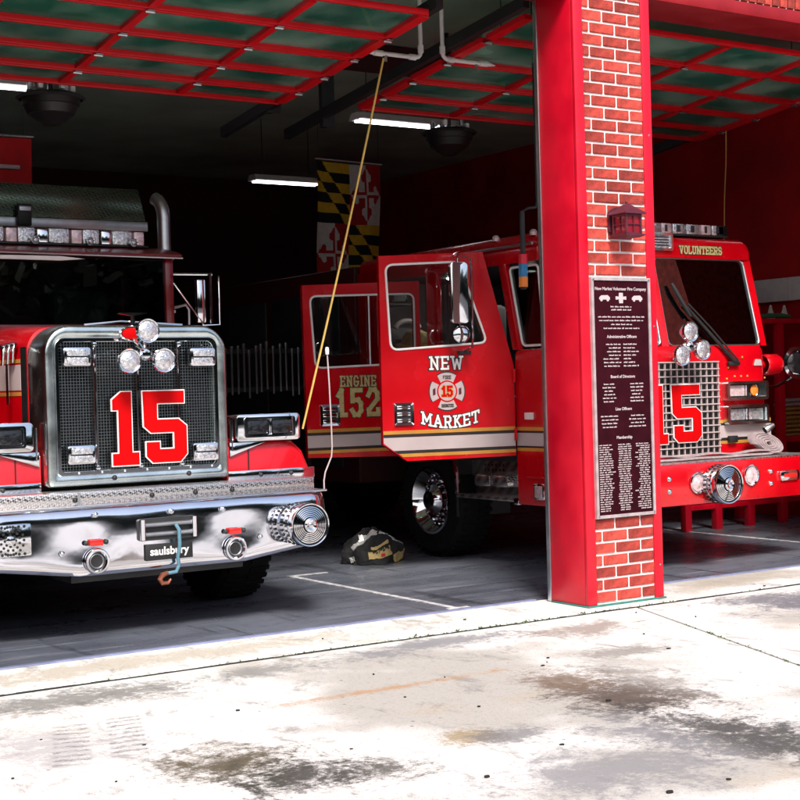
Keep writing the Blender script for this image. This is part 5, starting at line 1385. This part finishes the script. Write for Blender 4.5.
# cross badge
def maltese(r):
    out = []
    for k in range(4):
        a0 = k * PI / 2
        out.append((r * .36 * math.cos(a0 - PI / 4), r * .36 * math.sin(a0 - PI / 4)))
        for j in range(-4, 5):
            a = a0 + j * R(8.2); out.append((r * math.cos(a), r * math.sin(a)))
    return out
em_c = (.625, 1.56)
ef = lambda u, v, d: (em_c[0] - u, .001 + d, em_c[1] + v)
b = MB(); b.prism(maltese(.168), ef, 0, .001); eo = b.build('cross_badge', 'black', fd, True, smooth=0)
b = MB(); b.prism(maltese(.158), ef, .0012, .0022); b.build('cross_badge_face', 'lens_pink' if False else 'band_white', fd, True, smooth=0)
b = MB(); b.prism([(.092 * math.cos(R(k * 10)), .092 * math.sin(R(k * 10))) for k in range(36)], ef, .0024, .003); b.build('cross_badge_ring', 'number_red', fd, True, smooth=0)
b = MB(); b.prism([(.080 * math.cos(R(k * 10)), .080 * math.sin(R(k * 10))) for k in range(36)], ef, .0032, .0038); b.build('cross_badge_disc', 'band_white', fd, True, smooth=0)
lettering('badge_number', '15', .075, .018, lambda u, v, d: (em_c[0] - u, .005 + d, em_c[1] - .037 + v), .0, 'number_red', fd, .005, 'gold')
for (s_, dz, h_) in (('FIRE', .105, .026), ('RESCUE', -.132, .022)):
    lettering('badge_lettering', s_, h_, .0055, lambda u, v, d: (em_c[0] - u, .0034 + d, em_c[1] + dz + v), .0, 'black', fd)
for q in (-1, 1):
    b = MB(); b.prism([(q * .118 - .012, -.035), (q * .118 + .012, -.025), (q * .118 + .012, .03), (q * .118 - .012, .02)], ef, .0024, .0032); b.build('badge_mark', 'purple_paint', fd, True, smooth=0)
def handle(o, u0, u1, z0, z1):
    F = lambda u, v, d: (u, d, v)
    b = MB(); b.ring(rrect(u0, u1, z0, z1, .015), rrect(u0 + .02, u1 - .02, z0 + .02, z1 - .02, .008), F, .02, .001, .014); h = b.build('door_handle', 'chrome', o, True)
    b = MB(); b.box(u0 + .021, u1 - .021, .001, .004, z0 + .021, z1 - .021); b.build('handle_recess', 'black', o, True, smooth=0)
    for k in range(3):
        zz = z0 + .04 + k * (z1 - z0 - .08) / 2
        b = MB(); b.box(u0 + .03, u1 - .026, .0042, .016, zz - .016, zz + .014, .003); b.build('handle_louvre', 'chrome', o, True)
handle(fd, .935, 1.11, 1.285, 1.475)
# west coast mirror on the front door
b = MB(); b.tube([(.55, .0, 2.70), (.56, .20, 2.72), (.60, .25, 2.66), (.60, .25, 2.03)], .011, 8); b.tube([(.46, .0, 1.90), (.47, .20, 1.92), (.475, .24, 2.0), (.475, .24, 2.66), (.56, .235, 2.69)], .010, 8); mb_ = b.build('mirror_arm', 'chrome', fd, True)
b = MB(); b.prism(rrect(.515, .675, 2.12, 2.63, .04, 5), lambda u, v, d: (u, .22 + d, v), 0, .05, .012); b.build('mirror', 'chrome', fd, True)
b = MB(); b.lathe([(0, .03), (.05, .02), (.075, 0), (.07, -.02), (0, -.03)], (.58, .25, 2.03), (0, 1, 0), 24); b.build('convex_mirror', 'chrome', fd, True)
b = MB(); b.box(.40, .52, .0, .02, 1.87, 1.90, .003); b.build('mirror_foot', 'black', fd, True)
rd = make_door('rear_door', (EL - .03, 11.45), (6.52, 11.64), [(.0, .97), (.0, 2.60), (1.17, 2.555), (1.155, .985), (.28, .965)],
               [(.06, 1.83), (1.06, 1.80), (1.10, 2.455), (.06, 2.48)], 'rear')
door_band(rd, [(.003, 1.075), (.003, 1.185), (1.155, 1.185), (1.155, 1.075)], 'band_white')
door_band(rd, [(.003, 1.187), (.003, 1.210), (1.155, 1.210), (1.155, 1.187)], 'black')
door_band(rd, [(.003, 1.050), (.003, 1.073), (1.153, 1.073), (1.153, 1.050)], 'black')
door_band(rd, [(.003, 1.212), (.003, 1.242), (1.155, 1.242), (1.155, 1.212)], 'gold')
door_band(rd, [(.003, 1.02), (.003, 1.048), (1.153, 1.048), (1.153, 1.02)], 'gold')
b = MB(); b.tube([(.52, .006, 1.82), (.52, .006, 2.46)], .008, 8); b.build('window_divider', 'white_gloss', rd, True)
lettering('door_lettering', 'ENGINE', .088, .016, TF(.645, 1.63), .0005, 'gold_leaf', rd, .005, gap=.30, xs=.74)
lettering('door_lettering', '152', .225, .044, TF(.65, 1.365), .0005, 'gold_leaf', rd, .007, gap=.32, xs=.78)
handle(rd, .84, 1.03, 1.27, 1.465)

# ================================================================== THINGS IN AND AROUND THE ENGINE
# hose on the bumper
def ribbon(mb, path, wv, t):
    wv = Vector(wv); sc = []
    for i, p in enumerate(path):
        p = Vector(p); a, c = Vector(path[max(0, i - 1)]), Vector(path[min(len(path) - 1, i + 1)])
        n_ = (c - a).cross(wv).normalized() * t / 2
        sc.append([p + wv / 2 + n_ * .5, p + wv * .3 + n_, p - wv * .3 + n_, p - wv / 2 + n_ * .5, p - wv / 2 - n_ * .5, p - wv * .3 - n_, p + wv * .3 - n_, p + wv / 2 - n_ * .5])
    mb.loft(sc)
hs_ = thing('fire_hose', 'pale flat fire hose laid along the red bumper and rolled up at one end', 'hose', (9.3, 9.15, .917))
b = MB()
sp_ = [(9.84 + (.028 + .0125 * a / 6.283 * 2.3) * math.cos(a), 9.17 + .10 * math.sin(a) * (a / 28), 1.020 + .58 * (.028 + .0125 * a / 6.283 * 2.3) * math.sin(a)) for a in [k * .26 for k in range(110)]]
ribbon(b, sp_, (0, .085, 0), .016); b.build('hose_roll', 'hose', hs_)
for k, (y, z, dz) in enumerate(((9.06, .932, .008), (9.13, .934, .012), (9.10, .956, .01))):
    b = MB(); ribbon(b, [(8.15 + .1 * j, y + .012 * math.sin(j * .9 + k), z + dz * math.sin(j * 1.1 + k * 2) * (1 if k == 2 else .2)) for j in range(17)] + [(9.80, y + .02, z + .005)], (0, .072, 0), .018); b.build('hose_run', 'hose', hs_)
b = MB(); b.lathe([(.03, 0), (.036, .02), (.03, .06), (.022, .10), (0, .10)], (9.88, 9.22, 1.13), (.8, -.2, .4), 16); b.build('hose_coupling', 'steel', hs_)
b = MB(); b.box(9.58, 9.68, 9.3515, 9.384, 1.03, 1.09, .004); b.build('hose_strap_clip', 'black', hs_)
# kit in the crew seat
bp_ = thing('breathing_pack', 'black breathing pack with red straps behind the front door window', 'breathing pack', (7.99, 11.95, 1.02))
b = MB(); b.box(7.82, 8.18, 12.24, 12.5, 1.022, 2.2, .05); b.build('seat_back', 'seat', bp_)
b = MB(); b.tube([(7.99, 12.18, 1.55), (7.99, 12.18, 2.08)], .085, 16); b.build('cylinder', 'black', bp_)
for x in (-.06, .07):
    b = MB(); b.tube([(7.99 + x, 12.09, 1.55), (7.99 + x * 1.4, 12.08, 1.8), (7.99 + x * .5, 12.09, 2.05)], .018, 8); b.build('strap', 'red_lens', bp_)
b = MB(); b.tube([(7.99 + .15 * math.cos(R(a)), 12.11, 2.16 + .10 * math.sin(R(a))) for a in range(20, 165, 12)], .024, 8); b.build('yoke', 'paper', bp_)
for k in range(5):
    b = MB(); b.lathe([(0, .02), (.022, .01), (.022, -.01)], (7.98 + random.uniform(-.09, .09), 12.08, 1.6 + .09 * k), (0, -1, 0), 10); b.build('buckle', 'steel', bp_)
he = thing('fire_helmet', 'gold fire helmet inside the cab seen through the front door window', 'helmet', (8.0, 11.40, 1.8))
b = MB(); b.lathe([(.19, 0), (.20, .012), (.15, .03), (.14, .09), (.10, .15), (.04, .175), (0, .18)], (7.94, 11.90, 1.99), (0, -.2, 1), 24); b.build('helmet_shell', 'brown_gold', he)
b = MB(); b.box(7.89, 7.98, 11.735, 11.75, 2.03, 2.13, .01); b.build('helmet_shield', 'gold_leaf', he)
b = MB(); b.box(7.80, 8.2, 11.74, 12.04, 1.021, 1.975, .02); b.build('helmet_stand', 'seat', he)
b = MB(); b.box(7.86, 8.06, 12.20, 12.34, 2.44, 2.57, .015); t = thing('radio_box', 'small pale green box high in the crew cab', 'radio', (7.98, 12.2, 2.44)); b.build('case', 'tread_dull', t)
b = MB(); b.box(7.89, 8.03, 12.192, 12.199, 2.46, 2.55); b.build('screen', 'black', t, smooth=0)
b = MB(); b.box(7.84, 8.1, 12.2, 12.6, 2.42, 2.438); b.build('bracket', 'dark_metal', t, smooth=0)

# turnout gear heap on the floor
gh = thing('turnout_gear', 'heap of black turnout gear with silver and tan bands on the floor between the trucks', 'turnout gear', (7.12, 11.5, 0))
nb_, nr = 130, 46
from mathutils import noise as mn
b = bmesh.new(); rows = []
def hp(a, e):
    x, y, z = math.cos(a) * math.cos(e), math.sin(a) * math.cos(e), math.sin(e)
    k = 1 + .07 * math.sin(3 * a + 1 + 4 * e) + .05 * math.sin(7 * a - 3 * e) + .04 * math.sin(5 * e + 2 * a)
    k += .16 * mn.noise(Vector((x * 2.6, y * 2.6, z * 2.6))) + .07 * abs(mn.noise(Vector((x * 7 + 3, y * 7, z * 9)))) + .02 * mn.noise(Vector((x * 18, y * 18, z * 18)))
    return Vector((7.12 + x * .285 * k, 11.5 + y * .23 * k, max(.002, z * .275 * k + .004)))
for j in range(nr + 1):
    e = (j / nr) * PI / 2 * .995
    rows.append([b.verts.new(hp(2 * PI * i / nb_, e)) for i in range(nb_)])
for j in range(nr):
    for i in range(nb_):
        f = b.faces.new((rows[j][i], rows[j][(i + 1) % nb_], rows[j + 1][(i + 1) % nb_], rows[j + 1][i]))
m_ = MB(); m_.bm = b; m_.build('coat', 'cloth_black', gh, smooth=60)
def band(nm, pts, w, mt):
    mb = MB(); sc = []
    for k, (a, e) in enumerate(pts):
        a, e = R(a), R(e); p = hp(a, e); c = Vector((7.12, 11.5, .05)); n_ = (p - c).normalized()
        a2, e2 = (R(pts[min(k + 1, len(pts) - 1)][0]), R(pts[min(k + 1, len(pts) - 1)][1])); a1, e1 = (R(pts[max(k - 1, 0)][0]), R(pts[max(k - 1, 0)][1]))
        t = (hp(a2, e2) - hp(a1, e1)).normalized(); s_ = n_.cross(t) * w / 2
        row = []
        for q in range(6):
            qq = p + s_ * (q / 2.5 - 1); dq = (qq - c); aa = math.atan2((qq.y - 11.5) / .23, (qq.x - 7.12) / .285); ee = math.atan2(max(0, qq.z - .004) / .275, math.hypot((qq.x - 7.12) / .285, (qq.y - 11.5) / .23))
            row.append(hp(aa, ee))
        sc.append([v - n_ * .004 for v in row[::-1]] + [v + n_ * .007 for v in row])
    mb.loft(sc); return mb.build(nm, mt, gh, smooth=40)
lin = lambda a0, e0, a1, e1, n=18: [(a0 + (a1 - a0) * k / n, e0 + (e1 - e0) * k / n) for k in range(n + 1)]
band('silver_band', lin(205, 52, 262, 70), .075, 'reflective'); band('silver_band', lin(285, 68, 340, 30), .05, 'reflective'); band('silver_band', lin(195, 30, 215, 50), .06, 'reflective')
band('tan_band', lin(238, 16, 292, 26), .085, 'cloth_tan'); band('tan_band', lin(300, 6, 345, 12), .10, 'cloth_tan'); band('tan_band', lin(242, 34, 285, 40), .03, 'cloth_tan')
band('silver_band', lin(265, 80, 300, 78), .04, 'white'); band('tan_band', lin(190, 8, 205, 12), .05, 'reflective'); band('dark_band', lin(246, 24, 284, 32), .045, 'cloth_black')
b = MB(); b.box(7.08, 7.12, 11.262, 11.272, .075, .10, .004); b.build('tag', 'red_band', gh)

# pale upright tools in a rack behind the trucks
tr_ = thing('tool_rack', 'dark rack of pale upright poles in the shade behind the two trucks', 'tool rack', (6.9, 13.6, 0))
for x in (6.05, 7.66):
    b = MB(); b.box(x, x + .05, 13.62, 13.67, 0, 2.1); b.build('post', 'dark_metal', tr_, smooth=0)
for z in (1.60, 2.0):
    b = MB(); b.box(6.051, 7.70, 13.671, 13.70, z, z + .05); b.build('rail', 'dark_metal', tr_, smooth=0)
pole_me = None
for k in range(22):
    x = 6.14 + k * .071 + random.uniform(-.012, .012)
    if pole_me is None:
        b = MB(); b.lathe([(0, 0), (.013, .003), (.013, .43), (.018, .44), (.018, .5), (0, .505)], (0, 0, 0), (0, 0, 1), 10)
        o = b.build('pole', 'mesh_steel', tr_); pole_me = o.data
        pole_me.transform(Matrix.Translation(Vector(tr_['wl'])))
    else:
        o = bpy.data.objects.new('pole', pole_me); COL.objects.link(o); o.parent = tr_
    o.location = Vector((x, 13.65 - .06, 1.56 + random.uniform(-.06, .03) + .05 * k / 22)) - Vector(tr_['wl'])

# red rack by the right wall
rk = thing('equipment_rack', 'red steel rack standing beyond the engine by the right wall', 'rack', (11.9, 11.6, 0))
for (x, y, z1) in ((10.90, 11.3, .88), (11.35, 11.3, .88), (11.84, 11.3, .88), (12.36, 11.3, 2.19), (10.90, 11.95, .88), (12.36, 11.95, 2.19), (12.86, 11.3, 2.19)):
    b = MB(); b.box(x - .045, x + .045, y - .04, y + .04, 0, z1, .005); b.build('post', 'steel_red', rk)
for (xa, xb, y, z) in ((10.86, 12.9, 11.3, .22), (10.86, 12.9, 11.3, .885), (10.86, 12.9, 11.95, .885), (12.0, 12.92, 11.3, 2.195), (12.0, 12.92, 11.95, 2.195)):
    b = MB(); b.box(xa, xb, y - .03, y + .03, z, z + .055, .004); b.build('beam', 'steel_red', rk)
b = MB(); b.box(12.0, 12.92, 11.335, 11.915, 2.20, 2.24); b.build('shelf', 'steel_red', rk, smooth=0)
b = MB(); b.box(10.9, 12.9, 11.335, 11.915, .89, .93); b.build('shelf', 'steel_red', rk, smooth=0)
b = MB(); b.box(12.42, 12.82, 11.262, 11.268, .35, .56, .002); pn = b.build('side_panel', 'steel_red', rk)
b = MB(); ribbon(b, [(12.06, 11.32, 2.27), (12.2, 11.31, 2.28), (12.4, 11.32, 2.285), (12.56, 11.34, 2.27), (12.62, 11.4, 2.27)], (0, .10, 0), .05)
tag(b.build('garden_hose', 'green_hose'), 'folded green hose on top of the red rack', 'hose', kind='thing')
for (x, lab) in ((12.52, 'small white cone on the red rack beside the green hose'), (12.74, 'white cone with a square foot at the far right of the red rack')):
    t = thing('small_cone', lab, 'cone', (x, 11.55, 2.241), 'cones on the red rack')
    b = MB(); b.lathe([(.055, 0), (.05, .01), (.012, .16), (0, .165)], (x, 11.55, 2.252), (0, 0, 1), 16); b.build('cone_body', 'white', t)
    b = MB(); b.box(x - .08, x + .08, 11.47, 11.63, 2.241, 2.251); b.build('foot', 'white', t, smooth=0)
for k in range(3):
    b = MB(); a0 = [(12.60 + (.02 + .0022 * j) * math.cos(j * .3), 11.45, 1.03 + .02 * 0 + (.02 + .0022 * j) * math.sin(j * .3) ) for j in range(30)]
t = thing('folded_hose', 'stack of folded tan hose on the red rack shelf beside the engine', 'hose', (12.6, 11.5, .931))
for k in range(9):
    b = MB(); ribbon(b, [(12.44, 11.4 + .01 * (k % 2), .955 + k * .048), (12.6, 11.4, .958 + k * .048), (12.84, 11.41, .955 + k * .048)], (0, .12, 0), .042); b.build('fold', 'hose' if k > 6 else 'brown_gold', t)
wdk = thing('wall_duct', 'pale flat duct along the right red wall above the rack', 'duct', (12.95, 11.8, 2.6))
b = MB(); b.box(12.90, 12.999, 10.4, 13.4, 2.475, 2.74, .006); b.build('casing', 'white', wdk)
for y in (10.9, 11.62, 12.35):
    b = MB(); b.box(12.893, 12.8995, y - .015, y + .015, 2.478, 2.737, .002); b.build('seam', 'white', wdk)
